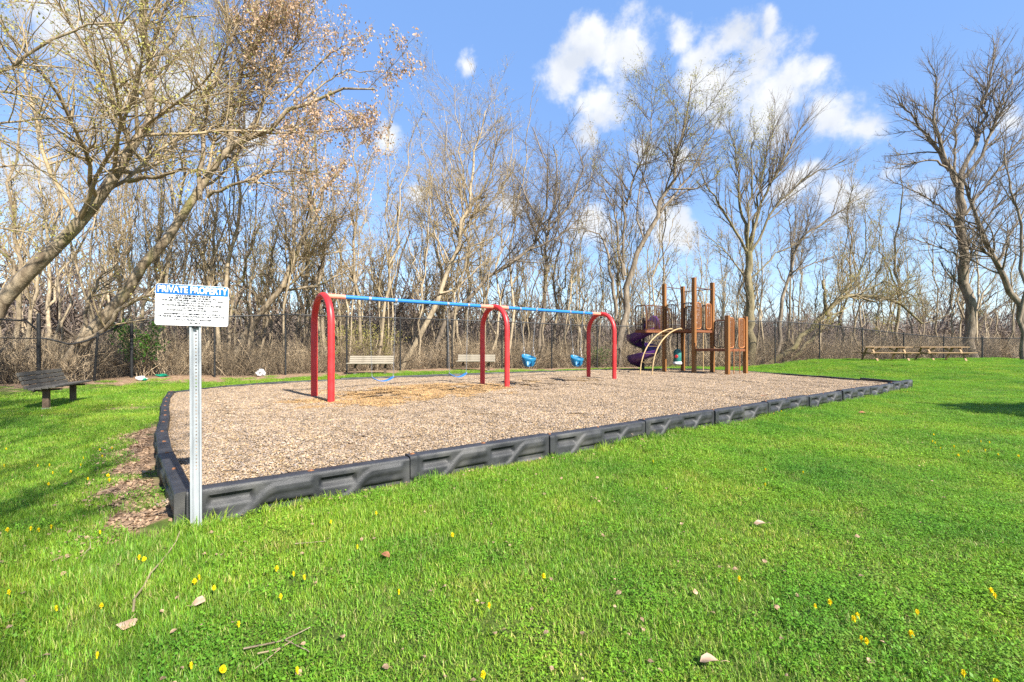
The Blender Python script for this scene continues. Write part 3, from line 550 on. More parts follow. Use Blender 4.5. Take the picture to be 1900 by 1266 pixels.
def wood():
    rng = np.random.default_rng(7); var = []
    for k in range(14):
        tr, cr, lv = sapling_parts(200 + k, rng.uniform(9, 15), rng.uniform(.04, .095), True)
        tr.materials.append(M['bark_pale' if k % 3 else 'bark']); cr.materials.append(M['twig'])
        if lv: lv.materials.append(M['bud' if k % 3 == 0 else 'bud_tan'])
        var.append((tr, cr, lv))
    marks = [(0, 'the left picture edge'), (245, 'the corner fence post'), (365, 'the sign post'), (480, 'the white plastic bag'), (598, 'the first red arch'), (690, 'the first pale bench'), (800, 'the double fence post'), (917, 'the middle red arch'), (1115, 'the third red arch'), (1300, 'the play tower'), (1440, 'the play tower ladder'), (1690, 'the picnic tables')]
    spots = []
    pxs = np.concatenate([np.linspace(255, 1890, 100), np.linspace(400, 1200, 44), np.linspace(20, 400, 26)]); pxs = np.sort(pxs + rng.uniform(-9, 9, len(pxs)))
    for i, px in enumerate(pxs):
        tx = (px - CX) / FPX
        ys = np.linspace(10, 60, 600); s = beyond(tx * ys, ys); y0 = ys[np.argmax(s > .8)]
        y = y0 + [1.2, 5, 2.6, 9, 3.8, 14, 7][i % 7] * rng.uniform(.8, 1.3)
        spots.append((px, tx * y, y))
    cnt = {}
    for i, (px, x, y) in enumerate(spots):
        m = max((q for q in marks if q[0] <= px), key=lambda q: q[0]); cnt[m[1]] = cnt.get(m[1], 0) + 1
        tr, cr, lv = var[int(rng.integers(0, 14))]
        o = empty('slender_tree', (x, y, float(zg(x, y)) - .1), rng.uniform(0, 6.28)); s = rng.uniform(.8, 1.2); o.scale = (s * rng.uniform(.9, 1.2),) * 2 + (s,)
        link('trunk', tr, None, o); link('crown', cr, None, o)
        if lv: link('leaves', lv, None, o)
        tag(o, f'slender bare tree behind the fence, {ordinal(cnt[m[1]] - 1)} one right of {m[1]}', 'tree', 'slender trees behind the fence')
    # far wooded slope and undergrowth: one mass each
    def clump(seed, n, h, spread, r, sub):
        g = np.random.default_rng(seed); P = np.empty((n, 6, 3)); P[:, 0] = np.c_[g.normal(0, spread, (n, 2)), np.zeros(n) - .1]
        d = nrm(np.c_[g.normal(0, .5, (n, 2)), np.ones(n)]); L = (h * g.uniform(.45, 1.15, n))[:, None] / 5
        for j in range(1, 6): d = nrm(d + g.normal(0, .2, (n, 3))); P[:, j] = P[:, j - 1] + d * L
        Rr = np.linspace(1, .35, 6)[None] * (r * g.uniform(.35, 1.6, n))[:, None]
        b, rb = spawn(g, P, Rr, sub, .15, 1, .35, .8, 4, .05, .2, .6, r * .45, .2, 2)
        return mesh_of('brush_clump', [(P, Rr, 3), (b, rb, 3)])
    S = [src(f'brush_clump_{k}', clump(300 + k, 26, 2.8, .6, [.011, .015, .02, .026, .014, .018][k], 150), M['brush']) for k in range(6)]
    n = 960; px = rng.uniform(-260, 2150, n); tx = (px - CX) / FPX; ys = np.linspace(7, 70, 500)
    y0 = np.array([ys[np.argmax(beyond(t * ys, ys) > .35)] for t in tx]); y = y0 + rng.exponential(8, n) + .5
    x = tx * y; k = beyond(x, y) > .3; x, y = x[k], y[k]; n = len(x)
    scatter('undergrowth', np.c_[x, y, zg(x, y)], np.c_[rng.normal(0, .1, n), rng.normal(0, .1, n), rng.uniform(0, 6.28, n)], np.clip(.6 + (y - np.interp(tx[k], tx[k][np.argsort(tx[k])], y0[k][np.argsort(tx[k])])) * .05, .55, 1.7) * rng.uniform(.75, 1.2, n), rng.integers(0, 6, n), S,
            'tangled brown undergrowth behind the chain link fence', 'undergrowth')
    S = [src(f'far_tree_{k}', clump(400 + k, 16, 8, 1.0, .07, 240), M['far_brush']) for k in range(5)]
    n = 1900; th = rng.uniform(-1.02, 1.02, n); r = 34 + 330 * rng.uniform(0, 1, n) ** 1.3; x = r * np.sin(th); y = r * np.cos(th); k = beyond(x, y) > 14; x, y = x[k], y[k]; n = len(x)
    scatter('far_wood', np.c_[x, y, zg(x, y)], np.c_[np.zeros((n, 2)), rng.uniform(0, 6.28, n)], rng.uniform(.95, 1.75, n) * (.85 + np.hypot(x, y) / 600), rng.integers(0, 5, n), S, 'bare brown wood covering the slope and far ridge', 'wood')
wood()

# ------------------------------------------------------------------ chain link fence
def fence():
    root = empty('chain_link_fence', (0, 0, 0))
    posts = []                                              # (x, y, z0, ztop, r)
    def lerp(a, b, n): return [(a[0] + (b[0] - a[0]) * i / n, a[1] + (b[1] - a[1]) * i / n) for i in range(n)]
    line = FENCE[:4] + lerp(FENCE[4], FENCE[5], 5) + lerp(FENCE[5], FENCE[6], 3) + lerp(FENCE[6], FENCE[7], 4) + lerp(FENCE[7], FENCE[8], 5) + lerp(FENCE[8], FENCE[9], 5) + [FENCE[9]]
    def top(x, y):
        return 2.62 - .42 * float(sst(-9, -14, x)) - .18 * float(sst(-3, 6, x)) + .35 * float(sst(8, 14, x)) - 1.0 * float(sst(15, 30, x))
    rails = []
    for i, (x, y) in enumerate(line):
        z0 = float(zg(x, y)) - .1; zt = top(x, y); big = i in (2, 4, 9, 21)
        lean = .12 if i == 3 else 0
        if i == 3: zt -= .55
        m = MB().tube([(0, 0, 0), (lean, 0, zt - z0 + .03)], .05 if big else .037, 10)
        m.lathe((lean, 0, zt - z0 + .03), [(.045 if big else .034, -.02), (.04, .02), (.02, .045), (0.001, .05)], 10)
        p = m.build('post', M['black_steel'], root); p.location = (x, y, z0)
        if i == 9:
            q = MB().tube([(.22, .12, 0), (.22, .12, zt - z0 + .03)], .036, 10).build('post', M['black_steel'], root); q.location = (x, y, z0)
        rails.append((x + lean, y, zt - .04))
    rng = np.random.default_rng(3)
    for i in range(len(line) - 1):
        a = np.array(rails[i]); b = np.array(rails[i + 1]); n = 12; t = np.linspace(0, 1, n + 1); tp = a[None] * (1 - t)[:, None] + b[None] * t[:, None]
        sag = np.zeros(n + 1)
        if i == 2: tp[:, 2] = np.interp(t, [0, .15, .45, .75, 1], [a[2] - .62, a[2] - .66, a[2] - .82, a[2] - .7, b[2]]); tp[:, 0] += .1 * np.sin(t * np.pi)
        if i == 1: tp[-1, 2] -= .28; tp[:, 2] -= .28 * t * .5
        MB().tube(tp, .026, 8).build('top_rail', M['black_steel'], root)
        if i == 1: MB().tube([np.array([line[1][0], line[1][1], 1.55]), np.array([line[2][0], line[2][1], 1.52])], .018, 6).build('middle_rail', M['black_steel'], root)
        # woven wires: two families of zigzag-free diagonals between ground and rail
        ln = float(np.hypot(*(b - a)[:2])); hgt = 2.4; sp = .07
        def pt(u, v):                                       # u metres along, v 0..1 up
            uu = np.clip(u / ln, 0, 1); x = np.interp(uu, t, tp[:, 0]); y = np.interp(uu, t, tp[:, 1]); zt = np.interp(uu, t, tp[:, 2]); zb = zg(x, y) + .03
            bulge = .05 * np.sin(uu * 7 + i) * np.sin(v * 3.1) * (4 if i in (1, 2) else 1)
            return np.stack([x + bulge, y - bulge * .6, zb + (zt - zb) * v], -1)
        W = []
        for sgn in (1, -1):
            for c in np.arange(-hgt, ln + hgt, sp):
                u0, u1 = (c, c + hgt) if sgn > 0 else (c + hgt, c)
                v0, v1 = 0., 1.
                s = np.array([0., 1.]); uu = np.array([u0, u1])
                lo = max(0, min(1, ((0 if sgn > 0 else ln) - u0) / (u1 - u0))); hi = max(0, min(1, ((ln if sgn > 0 else 0) - u0) / (u1 - u0)))
                if hi - lo < .01: continue
                s = np.linspace(lo, hi, 6); W.append(pt(u0 + (u1 - u0) * s, s))
        W = np.array(W); rad = .0034 if i > 4 else .0028
        V, F = tubes(W, np.full(W.shape[:2], rad), 3); link('wire_mesh', np_mesh('wire_mesh', V, F), M['black_steel'], root)
    tag(root, 'tall black chain link fence round the lawn, sagging under the leaning tree', 'fence')
fence()

# ------------------------------------------------------------------ border timbers
def border_meshes():
    L, H, W = 1.0, .355, .13                                   # unit length, scaled per piece
    nu, nv = 120, 22
    u = np.linspace(0, 1, nu); v = np.linspace(0, 1, nv); U, Vv = np.meshgrid(u, v)
    def sm(a, b, x): return sst(a, b, x)
    def rr(x, y, x0, x1, y0, y1, e=.02, ey=.06): return sm(x0 - e, x0 + e, x) * sm(x1 + e, x1 - e, x) * sm(y0 - ey, y0 + ey, y) * sm(y1 + ey * .5, y1 - ey * .5, y)
    h = np.zeros_like(U)
    for k in range(2):
        m = (U - .07 - k * .46) / .44                          # motif coordinate
        vc = .2 + .58 * sm(.22, .62, m)
        rib = sm(.13, .08, np.abs(Vv - vc)) * sm(.02, .1, m) * sm(1.0, .95, m)
        slot = rr(m, Vv, .02, .40, .62, .82, .025) * (1 - sm(.0, .05, Vv - .5) * 0)
        slot = slot * sm(.02, .06, Vv - vc - .1)
        low = rr(m, Vv, .48, .98, .24, .46, .025) * sm(.02, .06, vc - .1 - Vv)
        h -= .042 * slot * sm(1.02, .5, (Vv - .55) / .3 * -1 + 1)
        h -= .036 * low
        h += .016 * rib
    h += .014 * sm(.055, .045, U) * sm(.36, .42, Vv)           # lap joint at the end
    h -= .012 * sm(.05, .04, U) * sm(.40, .35, Vv)
    h -= .008 * sm(.94, 1.0, Vv) ** 2                            # rounded shoulder
    front = np.stack([U, -W / 2 - h, Vv * H - .1], -1).reshape(-1, 3)
    idx = np.arange(nu * nv).reshape(nv, nu); F = [np.stack([idx[:-1, :-1], idx[:-1, 1:], idx[1:, 1:], idx[1:, :-1]], -1).reshape(-1, 4)]
    top_i = idx[-1]; n0 = nu * nv
    prof = [(-W / 2 + .018, H - .1 + .004), (-W / 2 + .03, H - .1 + .006), (0, H - .1 + .007), (W / 2 - .014, H - .1 + .006), (W / 2 - .003, H - .1 - .003), (W / 2, H - .1 - .02), (W / 2, -.1)]
    Vs = [front]; prev = top_i; n = n0
    for (y, z) in prof:
        row = np.stack([u, np.full(nu, y), np.full(nu, z)], -1); Vs.append(row); cur = np.arange(n, n + nu); n += nu
        F.append(np.stack([prev[:-1], prev[1:], cur[1:], cur[:-1]], -1)); prev = cur
    F.append(np.stack([prev[:-1], prev[1:], idx[0][1:], idx[0][:-1]], -1)); nf = sum(len(q) for q in F[:1]); nt = (nu - 1) * 4
    me = np_mesh('border_timber', np.concatenate(Vs), np.concatenate(F)); me.materials.append(M['border']); me.materials.append(M['border_top'])
    mi = np.zeros(len(me.polygons), np.int32); mi[nf:nf + nt] = 1; me.polygons.foreach_set('material_index', mi)
    # end faces
    import bmesh
    bm = bmesh.new(); bm.from_mesh(me); bmesh.ops.holes_fill(bm, edges=[e for e in bm.edges if e.is_boundary]); bm.to_mesh(me); bm.free()
    me.set_sharp_from_angle(angle=R(50))
    return me
def borders():
    me = border_meshes(); stake = MB().lathe((0, 0, 0), [(.0001, .014), (.013, .012), (.017, .004), (.017, -.02)], 10).mesh('stake', True); stake.materials.append(M['rust'])
    washer = MB().box((0, 0, 0), (.05, .034, .006)).mesh('washer'); washer.materials.append(M['rust'])
    n = len(RING); rng = random.Random(4)
    for i in range(n):
        a = RA[i]; b = RA[(i + 1) % n]; d = b - a; ln = float(np.hypot(*d)); ang = math.atan2(d[1], d[0])
        z = float(zg(*(a + d / 2)))
        if i >= 10: z = min(z, .02)
        if i >= 10: z -= .09 * min(1, (i - 9) / 3, (n - i) / 4)
        o = link('border_timber', me); o.location = (a[0], a[1], z + rng.uniform(-.006, .006)); o.rotation_euler = (rng.uniform(-.02, .02), -rng.uniform(-.004, .004), ang + rng.uniform(-.006, .006)); o.scale = (ln - .006, 1, 1)
        for q in (.03, .5):
            s = link('stake', stake, None, o); s.location = (q, 0, .26); s.scale = (1 / ln, 1, 1)
            if i < 2 or i > 27: w = link('washer', washer, None, s); w.location = (0, .004, .001)
        if i < 10: lab = f'black plastic border timber, {ordinal(i)} from the sign post along the near edge'
        elif i < 27: lab = f'black plastic border timber, {ordinal(i - 10)} from the right corner along the far edge'
        else: lab = f'black plastic border timber, {ordinal(n - 1 - i)} from the sign post along the curved left edge'
        tag(o, lab, 'border', 'playground border timbers')
borders()

# ------------------------------------------------------------------ sign
def sign():
    x, y = -2.315, 3.335; z0 = float(zg(x, y)); yaw = R(23.8)
    root = empty('rules_sign', (x, y, z0), yaw); root.rotation_euler.y = R(-.2)
    # hat-section post with real holes in its web (local +Y points away from the viewer)
    H = 1.80; pitch = .0254; n = int((H - .02) / pitch); hw = .0045; ww = .011; zt = H
    m = MB()
    for (xa, ya, xb, yb) in ((-.036, 0, -.024, 0), (-.024, 0, -.014, .02), (-.014, .02, -ww, .02), (ww, .02, .014, .02), (.014, .02, .024, 0), (.024, 0, .036, 0)):
        m.add([(xa, ya, -.3), (xb, yb, -.3), (xb, yb, H), (xa, ya, H)], [(0, 1, 2, 3)])
    first = n - 54
    zc0 = H - n * pitch
    m.add([(-ww, .02, -.3), (ww, .02, -.3), (ww, .02, zc0 + first * pitch), (-ww, .02, zc0 + first * pitch)], [(0, 1, 2, 3)])
    for k in range(first, n):
        za = zc0 + k * pitch; zb = za + pitch; c = (za + zb) / 2
        xs = (-ww, -hw, hw, ww); zs = (za, c - hw, c + hw, zb); vs = [(X, .02, Z) for Z in zs for X in xs]
        m.add(vs, [(r * 4 + q, r * 4 + q + 1, (r + 1) * 4 + q + 1, (r + 1) * 4 + q) for r in range(3) for q in range(3) if not (r == 1 and q == 1)])
    post = m.build('post', M['post_steel'], root, smooth=False); sd = post.modifiers.new('thickness', 'SOLIDIFY'); sd.thickness = .0035
    pn = empty('panel', (-.012, -.012, 1.645)); pn.parent = root; pn.rotation_euler = (0, R(1.2), 0)
    W, Hh, r = .445, .295, .016
    def plate(w0, w1, h0, h1, th, rad, cs):
        """rounded plate; cs = which corners are rounded (bl, br, tr, tl)"""
        pts = []
        for (cx, cz, a0, on) in ((w0, h0, 180, cs[0]), (w1, h0, 270, cs[1]), (w1, h1, 0, cs[2]), (w0, h1, 90, cs[3])):
            rr = rad if on else .0003; ox = rr if cx == w0 else -rr; oz = rr if cz == h0 else -rr
            for q in range(7): a = R(a0 + q * 15); pts.append((cx + ox + rr * math.cos(a), cz + oz + rr * math.sin(a)))
        k = len(pts); b = MB(); b.add([(p[0], -th / 2, p[1]) for p in pts] + [(p[0], th / 2, p[1]) for p in pts], [tuple(range(k)), tuple(range(2 * k - 1, k - 1, -1))] + [(i, i + k, (i + 1) % k + k, (i + 1) % k) for i in range(k)])
        return b
    plate(-W / 2, W / 2, -Hh / 2, Hh / 2, .003, r, (1, 1, 1, 1)).build('sheet', M['white_sign'], pn, smooth=False)
    bn = plate(-W / 2 + .003, W / 2 - .003, Hh / 2 - .072, Hh / 2 - .003, .001, r - .002, (0, 0, 1, 1)).build('banner', M['blue_sign'], pn, smooth=False); bn.location.y = -.0022
    for bz in (Hh / 2 - .055, -Hh / 2 + .04):
        b = MB().lathe((0, 0, 0), [(.0001, .005), (.006, .004), (.008, 0)], 10).build('bolt', M['galv'], pn); b.location = (.01, -.003, bz); b.rotation_euler.x = R(90)
    bk = MB().lathe((0, 0, 0), [(.0001, .006), (.009, .005), (.011, -.01)], 10).build('bolt', M['black_steel'], root); bk.location = (0, -.004, 1.487); bk.rotation_euler.x = R(90)
    def text(body, z, size, m, width=None, off=0., sx=1., yy=-.003):
        c = bpy.data.curves.new('lettering', 'FONT'); c.body = body; c.size = size; c.align_x = 'CENTER'; c.align_y = 'CENTER'; c.offset = off; c.extrude = .0002; c.materials.append(m)
        o = bpy.data.objects.new('lettering', c); COL.objects.link(o); o.parent = pn; o.location = (0, yy, z); o.rotation_euler.x = R(90)
        if width:
            bpy.context.view_layer.update(); o.scale.x = width / max(o.dimensions.x, 1e-6)
        bpy.context.view_layer.update(); me = bpy.data.meshes.new_from_object(o.evaluated_get(bpy.context.evaluated_depsgraph_get())); sxx = o.scale.x; bpy.data.objects.remove(o)
        o = link('lettering', me, m, pn); o.location = (0, yy, z); o.rotation_euler.x = R(90); o.scale.x = sxx
        return o
    text('PRIVATE PROPERTY', Hh / 2 - .038, .066, M['white_sign'], .425, .0022, yy=-.0038)
    lines = [('\u2022 ADULT SUPERVISION REQUIRED', .29), ('\u2022 FOR USE BY RESIDENTS AND GUESTS ONLY', .39), ('\u2022 FOR USE BY CHILDREN AGES 18 MONTHS - 12 YEARS', .48), ('\u2022 NO ROUGH PLAY OR YELLING', .265),
             ('\u2022 NO BICYCLE HELMETS WHILE USING PLAY EQUIPMENT', .49), ('\u2022 NO PETS ALLOWED', .18), ('\u2022 PLAYGROUND CLOSED FROM DUSK TO DAWN', .405), ('MANAGEMENT NOT RESPONSIBLE FOR ACCIDENTS', .43), ('OR INJURIES CAUSED WHILE PLAYING ON THE PLAYGROUND', .51)]
    zs = [.066, .049, .032, .014, -.003, -.021, -.038, -.065, -.083]
    for (s, w), z in zip(lines, zs): text(s, z, .0165, M['sign_ink'], w * .8, .0009)
    ru = MB().box((0, 0, 0), (.43, .0006, .0016)).build('rule', M['sign_ink'], pn, smooth=False); ru.location = (0, -.002, -.095)
    text('CONTACT PROPERTY MANAGER', -.108, .0165, M['sign_ink'], .24, .0009); text('416-421-4013', -.130, .0165, M['sign_ink'], .1, .0009)
    tag(root, 'white PRIVATE PROPERTY rules sign with blue banner on a perforated steel post', 'sign')
sign()

# ------------------------------------------------------------------ swing frame and swings
def link_chain(m, a, b, r=.0032, pitch=.045):
    a = np.array(a, float); b = np.array(b, float); n = max(2, int(np.linalg.norm(b - a) / pitch)); t = nrm(b - a)
    s0 = nrm(np.cross(t, [0.31, .95, 0])); s1 = np.cross(t, s0)
    for k in range(n):
        c = a + (b - a) * (k + .5) / n; s = s0 if k % 2 else s1; h = np.linalg.norm(b - a) / n * .72; w = .013
        ring = [c + t * h * math.sin(q) + s * w * math.cos(q) for q in np.linspace(0, 2 * math.pi, 7)]
        m.tube(ring, r, 3, False)
    return m
def swings():
    D = SWD / np.linalg.norm(SWD); N2 = np.array([D[1], -D[0]]); zb = .08; TOP = 2.5; hw = .576
    root = empty('swing_frame', (SW0[0] + SWD[0], SW0[1] + SWD[1], zb), math.atan2(D[1], D[0])); bay = float(np.linalg.norm(SWD))
    zt = TOP - zb - .075
    for k in (-1, 0, 1):
        pts = [(k * bay, -hw, -.3), (k * bay, -hw, zt * .4)]
        for a in np.linspace(0, math.pi, 25): pts.append((k * bay, -hw * math.cos(a), zt - .66 + .66 * math.sin(a) ** .92))
        pts += [(k * bay, hw, zt * .4), (k * bay, hw, -.3)]
        MB().tube(pts, .073, 20).build('arch', M['red'], root)
        for s in ((1,) if k == -1 else (-1,) if k == 1 else (-1, 1)):
            c = MB().tube([(k * bay + s * .05, 0, zt), (k * bay + s * .5, 0, zt)], .055, 16).build('collar', M['salmon'], root)
        b = MB().tube([(k * bay, 0, zt - .1), (k * bay, 0, zt - .15)], .03, 8).build('clamp', M['black_steel'], root)
    for k in (-1, 0):
        MB().tube([(k * bay + .5, 0, zt), (k * bay + bay - .5, 0, zt)], .048, 16).build('beam', M['blue'], root)
    tag(root, 'three red steel arches carrying a long blue swing beam', 'swing frame')
    # swings
    for i, t in enumerate(swing_t):
        cx = (t - 1) * bay; w = .33
        sw = empty('belt_swing' if i < 2 else 'bucket_swing', root.location, root.rotation_euler.z)
        for s in (-1, 1):
            h = MB(); h.tube([(cx + s * w - .03, 0, zt), (cx + s * w + .03, 0, zt)], .056, 14); h.box((cx + s * w, 0, zt - .075), (.02, .03, .06)); h.tube([(cx + s * w, -.02, zt - .1), (cx + s * w, .02, zt - .1)], .02, 8)
            h.build('hanger', M['galv'], sw)
        if i < 2:
            zs = .38
            for s in (-1, 1):
                m = MB(); link_chain(m, (cx + s * w, 0, zt - .1), (cx + s * .27, 0, zs + .13)); m.build('chain', M['galv'], sw)
                MB().tube([(cx + s * .27, 0, zs + .14), (cx + s * .262, 0, zs + .08)], .014, 6).build('shackle', M['galv'], sw)
            us = np.linspace(-1, 1, 17); V = []; F = []
            for u in us:
                z = zs + .10 * abs(u) ** 2.1; wd = .075 - .03 * abs(u) ** 4
                for (yy, dz) in ((-wd, 0), (-wd, .012), (wd, .012), (wd, 0)): V.append((cx + u * .275, yy, z + dz))
            for k in range(16):
                for q in range(4): F.append((k * 4 + q, k * 4 + (q + 1) % 4, k * 4 + 4 + (q + 1) % 4, k * 4 + 4 + q))
            F += [(0, 1, 2, 3), (67, 66, 65, 64)]
            MB().add(V, F).build('seat', M['blue'], sw)
            tag(sw, ['blue belt swing seat nearest the sign, hanging on long chains', 'blue belt swing seat beside the middle red arch'][i], 'swing', 'swings on the beam')
        else:
            zs = .60 if i == 2 else .54; off = .03
            # bucket: shell with leg openings, thick rim
            th = np.linspace(0, 2 * math.pi, 33)[:-1]; rows = 9; V = []; F = []
            for a in range(rows):
                f = a / (rows - 1)
                for q in th:
                    back = .5 + .5 * math.cos(q - math.pi / 2); rimz = .25 + .12 * back ** 2
                    rad = .17 + .045 * f ** .7 - .05 * (1 - f) ** 3
                    V.append((cx + off + rad * 1.05 * math.cos(q), rad * .95 * math.sin(q), zs + rimz * f))
            n = 32
            for a in range(rows - 1):
                for q in range(n):
                    fa = (a + .5) / (rows - 1); front = abs(((th[q] + .1 - 4.712 + math.pi) % (2 * math.pi)) - math.pi)
                    if .28 < front < 1.0 and fa < .62: continue          # leg openings left and right of the front strap
                    F.append((a * n + q, a * n + (q + 1) % n, (a + 1) * n + (q + 1) % n, (a + 1) * n + q))
            c0 = len(V); V.append((cx + off, 0, zs - .015))
            for q in range(n): F.append((q, c0, (q + 1) % n))
            seat = MB().add(V, F).build('seat', M['blue_plastic'], sw); so = seat.modifiers.new('shell', 'SOLIDIFY'); so.thickness = .022; so.offset = 0
            for s in (-1, 1):
                m = MB(); link_chain(m, (cx + s * w, 0, zt - .1), (cx + off + s * .19, .0, zs + .62))
                link_chain(m, (cx + off + s * .19, 0, zs + .62), (cx + off + s * .2, -.06, zs + .27)); link_chain(m, (cx + off + s * .19, 0, zs + .62), (cx + off + s * .19, .1, zs + .33)); m.build('chain', M['galv'], sw)
            tag(sw, ['blue bucket swing nearer the middle red arch', 'blue bucket swing nearer the third red arch'][i - 2], 'swing', 'swings on the beam')
swings()

# ------------------------------------------------------------------ play tower
def play_tower():
    e1 = Vector((.8, .6, 0)); e2 = Vector((.6, -.8, 0)); s = 1.45; zb = .08
    root = empty('play_tower', (7.72, 19.3, zb)); O = Vector((0, 0, 0))
    p3 = O; p4 = e1 * s; p1 = -e2 * s; p2 = p4 - e2 * s; p5 = e2 * s; p6 = p4 + e2 * s
    M3 = Matrix((e1, e2, Vector((0, 0, 1)))).transposed()
    for (p, h, w) in ((p1, 3.98, .145), (p2, 3.98, .145), (p3, 4.1, .155), (p4, 4.0, .15), (p5, 2.42, .155), (p6, 2.42, .15)):
        MB().box(p + Vector((0, 0, h / 2 - .2)), (w, w, h + .4), M3).build('post', M['wood_play'], root, smooth=False, bevel=.012)
    ZU, ZL = 1.88, 1.08
    up = Vector((0, 0, 1))
    def deck(a, b, c, d, z):
        cs = [a, b, c, d]; m = MB(); th = .05
        m.add([q + up * z for q in cs] + [q + up * (z - th) for q in cs], [(0, 1, 2, 3), (7, 6, 5, 4)] + [(i, i + 4, (i + 1) % 4 + 4, (i + 1) % 4) for i in range(4)])
        for i in range(4): m.bar(cs[i] + up * (z - .05), cs[(i + 1) % 4] + up * (z - .05), .05, .1)
        m.build('deck', M['deck'], root, smooth=False)
    deck(p1, p3, p4, p2, ZU); deck(p3, p5, p6, p4, ZL)
    q1 = p1 - e1 * 1.32; deck(q1, p2 - e1 * .05, p2 - e1 * .05 - e2 * .55, q1 - e2 * .55, ZU)
    def panel(a, b, z0, h, mt, nb, rounded=True):
        """barred barrier from a to b: hoop frame and vertical bars"""
        t = b - a; ln = t.length; t = t / ln; fr = empty('barrier'); fr.parent = root; c = .1
        pts = [a + up * z0 + t * c] + [a + up * (z0 + h) + t * 0] if not rounded else None
        loop = []
        for (cx, cz, a0) in ((c, z0 + c, 180), (ln - c, z0 + c, 270), (ln - c, z0 + h - c, 0), (c, z0 + h - c, 90)):
            for q in range(5): an = R(a0 + q * 22.5); loop.append(a + t * (cx + c * math.cos(an)) + up * (cz + c * math.sin(an)))
        loop.append(loop[0]); MB().tube(loop, .024, 8, False).build('frame', mt, fr)
        for k in range(nb):
            f = (k + 1) / (nb + 1); p = a + t * ln * f; MB().tube([p + up * z0, p + up * (z0 + h)], .013, 6, False).build('bar', mt, fr)
    g = .1
    # upper tower: each side has half panels beside an opening, the far side is closed
    panel(p1 + e2 * g, p1 + e2 * .55, ZU + .04, 1.1, M['brown_steel'], 4); panel(p3 - e2 * .5, p3 - e2 * g, ZU + .04, 1.12, M['brown_steel'], 4)
    panel(p3 + e1 * g, p3 + e1 * .52, ZU + .06, 1.1, M['orange_steel'], 4); panel(p4 - e1 * .52, p4 - e1 * g, ZU + .06, 1.1, M['orange_steel'], 4)
    panel(p2 + e2 * g, p2 + e2 * .5, ZU + .04, 1.1, M['brown_steel'], 4); panel(p4 - e2 * .5, p4 - e2 * g, ZU + .04, 1.1, M['brown_steel'], 4)
    # walkway behind the tower, towards the slide
    panel(q1 + e1 * .03, p1 - e1 * g, ZU + .02, 1.06, M['brown_steel'], 10); panel(p1 + e1 * .2 - e2 * .55, p2 - e1 * .1 - e2 * .55, ZU + .02, 1.06, M['brown_steel'], 9); panel(q1, q1 - e2 * .55, ZU + .02, 1.06, M['brown_steel'], 3)
    # lower tower
    panel(p5 + e1 * g, p5 + e1 * .48, ZL + .05, 1.2, M['orange_steel'], 3); panel(p6 - e1 * .55, p6 - e1 * g, ZL + .05, 1.2, M['orange_steel'], 4)
    panel(p4 + e2 * g, p4 + e2 * 1.0, ZL + .06, 1.16, M['brown_steel'], 5)
    # hoops and bars at the top
    for a, b, z in ((p2, p4, 3.72), (p3, p4, 3.68), (p1, p2, 3.85)):
        MB().tube([a + up * z, b + up * z], .02, 8).build('top_bar', M['brown_steel'], root)
    pole = (p2 + p4) / 2 + e1 * .5
    MB().tube([(p2 + p4) / 2 + up * 3.72, (p2 + p4) / 2 + e1 * .3 + up * 3.72, pole - e1 * .05 + up * 3.66, pole + up * 3.5, pole + up * 1.5, pole + up * -.2], .021, 8).build('sliding_pole', M['tan_steel'], root)
    # rung ladder under the lower tower
    la = empty('ladder'); la.parent = root; c = p5 + e1 * .62 + e2 * .06; dd = e1 * .2
    for q in (-1, 1): MB().tube([c + dd * q * 1.2 + up * -.2, c + dd * q * 1.2 + up * ZL], .016, 8).build('rail', M['orange_steel'], la)
    for z in (.28, .55, .82): MB().tube([c - dd * 1.2 + up * z, c + dd * 1.2 + up * z], .014, 6).build('rung', M['brown_steel'], la)
    # arched climber
    cl = empty('arch_climber'); cl.parent = root; mid = (p1 + p3) / 2; rails = []
    for q in (-1, 1):
        pts = []
        for f in np.linspace(0, 1, 19):
            a = f * math.pi / 2; out = .05 + 2.25 * math.sin(a) ** 1.15; z = -.2 + (ZU + .28) * math.cos(a) ** .8
            pts.append(mid - e1 * out + e2 * q * (.22 + .08 * f) + up * (z if f > 0 else ZU + .02))
        pts[0] = mid - e1 * .05 + e2 * q * .22 + up * (ZU + .0)
        rails.append(pts); MB().tube(pts, .026, 8).build('rail', M['tan_steel'], cl)
    for k in (3, 5, 7, 9, 11, 13, 15): MB().tube([rails[0][k], rails[1][k]], .016, 6).build('rung', M['tan_steel'], cl)
    # spiral slide
    sl = empty('spiral_slide'); sl.parent = root; ctr = Vector((6.15 - 7.72, 21.3 - 19.3, 0)); V = []; F = []; n = 84; prof = [(.10, .2), (.12, .03), (.2, -.05), (.42, -.09), (.62, -.04), (.74, .1), (.78, .27), (.75, .275), (.71, .12), (.59, 0), (.42, -.05), (.22, -.01), (.15, .05), (.13, .2)]
    for k in range(n + 1):
        f = k / n; a = R(-48 - 590 * f); z = ZU - .02 - (ZU - .24) * f ** .85
        for (r, dz) in prof: V.append((ctr.x + r * math.cos(a), ctr.y + r * math.sin(a), z + dz))
    kp = len(prof)
    for k in range(n):
        for q in range(kp): F.append((k * kp + q, k * kp + (q + 1) % kp, (k + 1) * kp + (q + 1) % kp, (k + 1) * kp + q))
    MB().add(V, F).build('chute', M['purple'], sl)
    MB().tube([ctr + up * -.2, ctr + up * 2.5], .055, 12).build('centre_pole', M['black_steel'], sl)
    # hood over the entrance: arched shell
    V = []; F = []; ent = ctr + Vector((math.cos(R(-48)), math.sin(R(-48)), 0)) * .47; tn = Vector((math.cos(R(-48)), math.sin(R(-48)), 0)); fw = Vector((-tn.y, tn.x, 0))
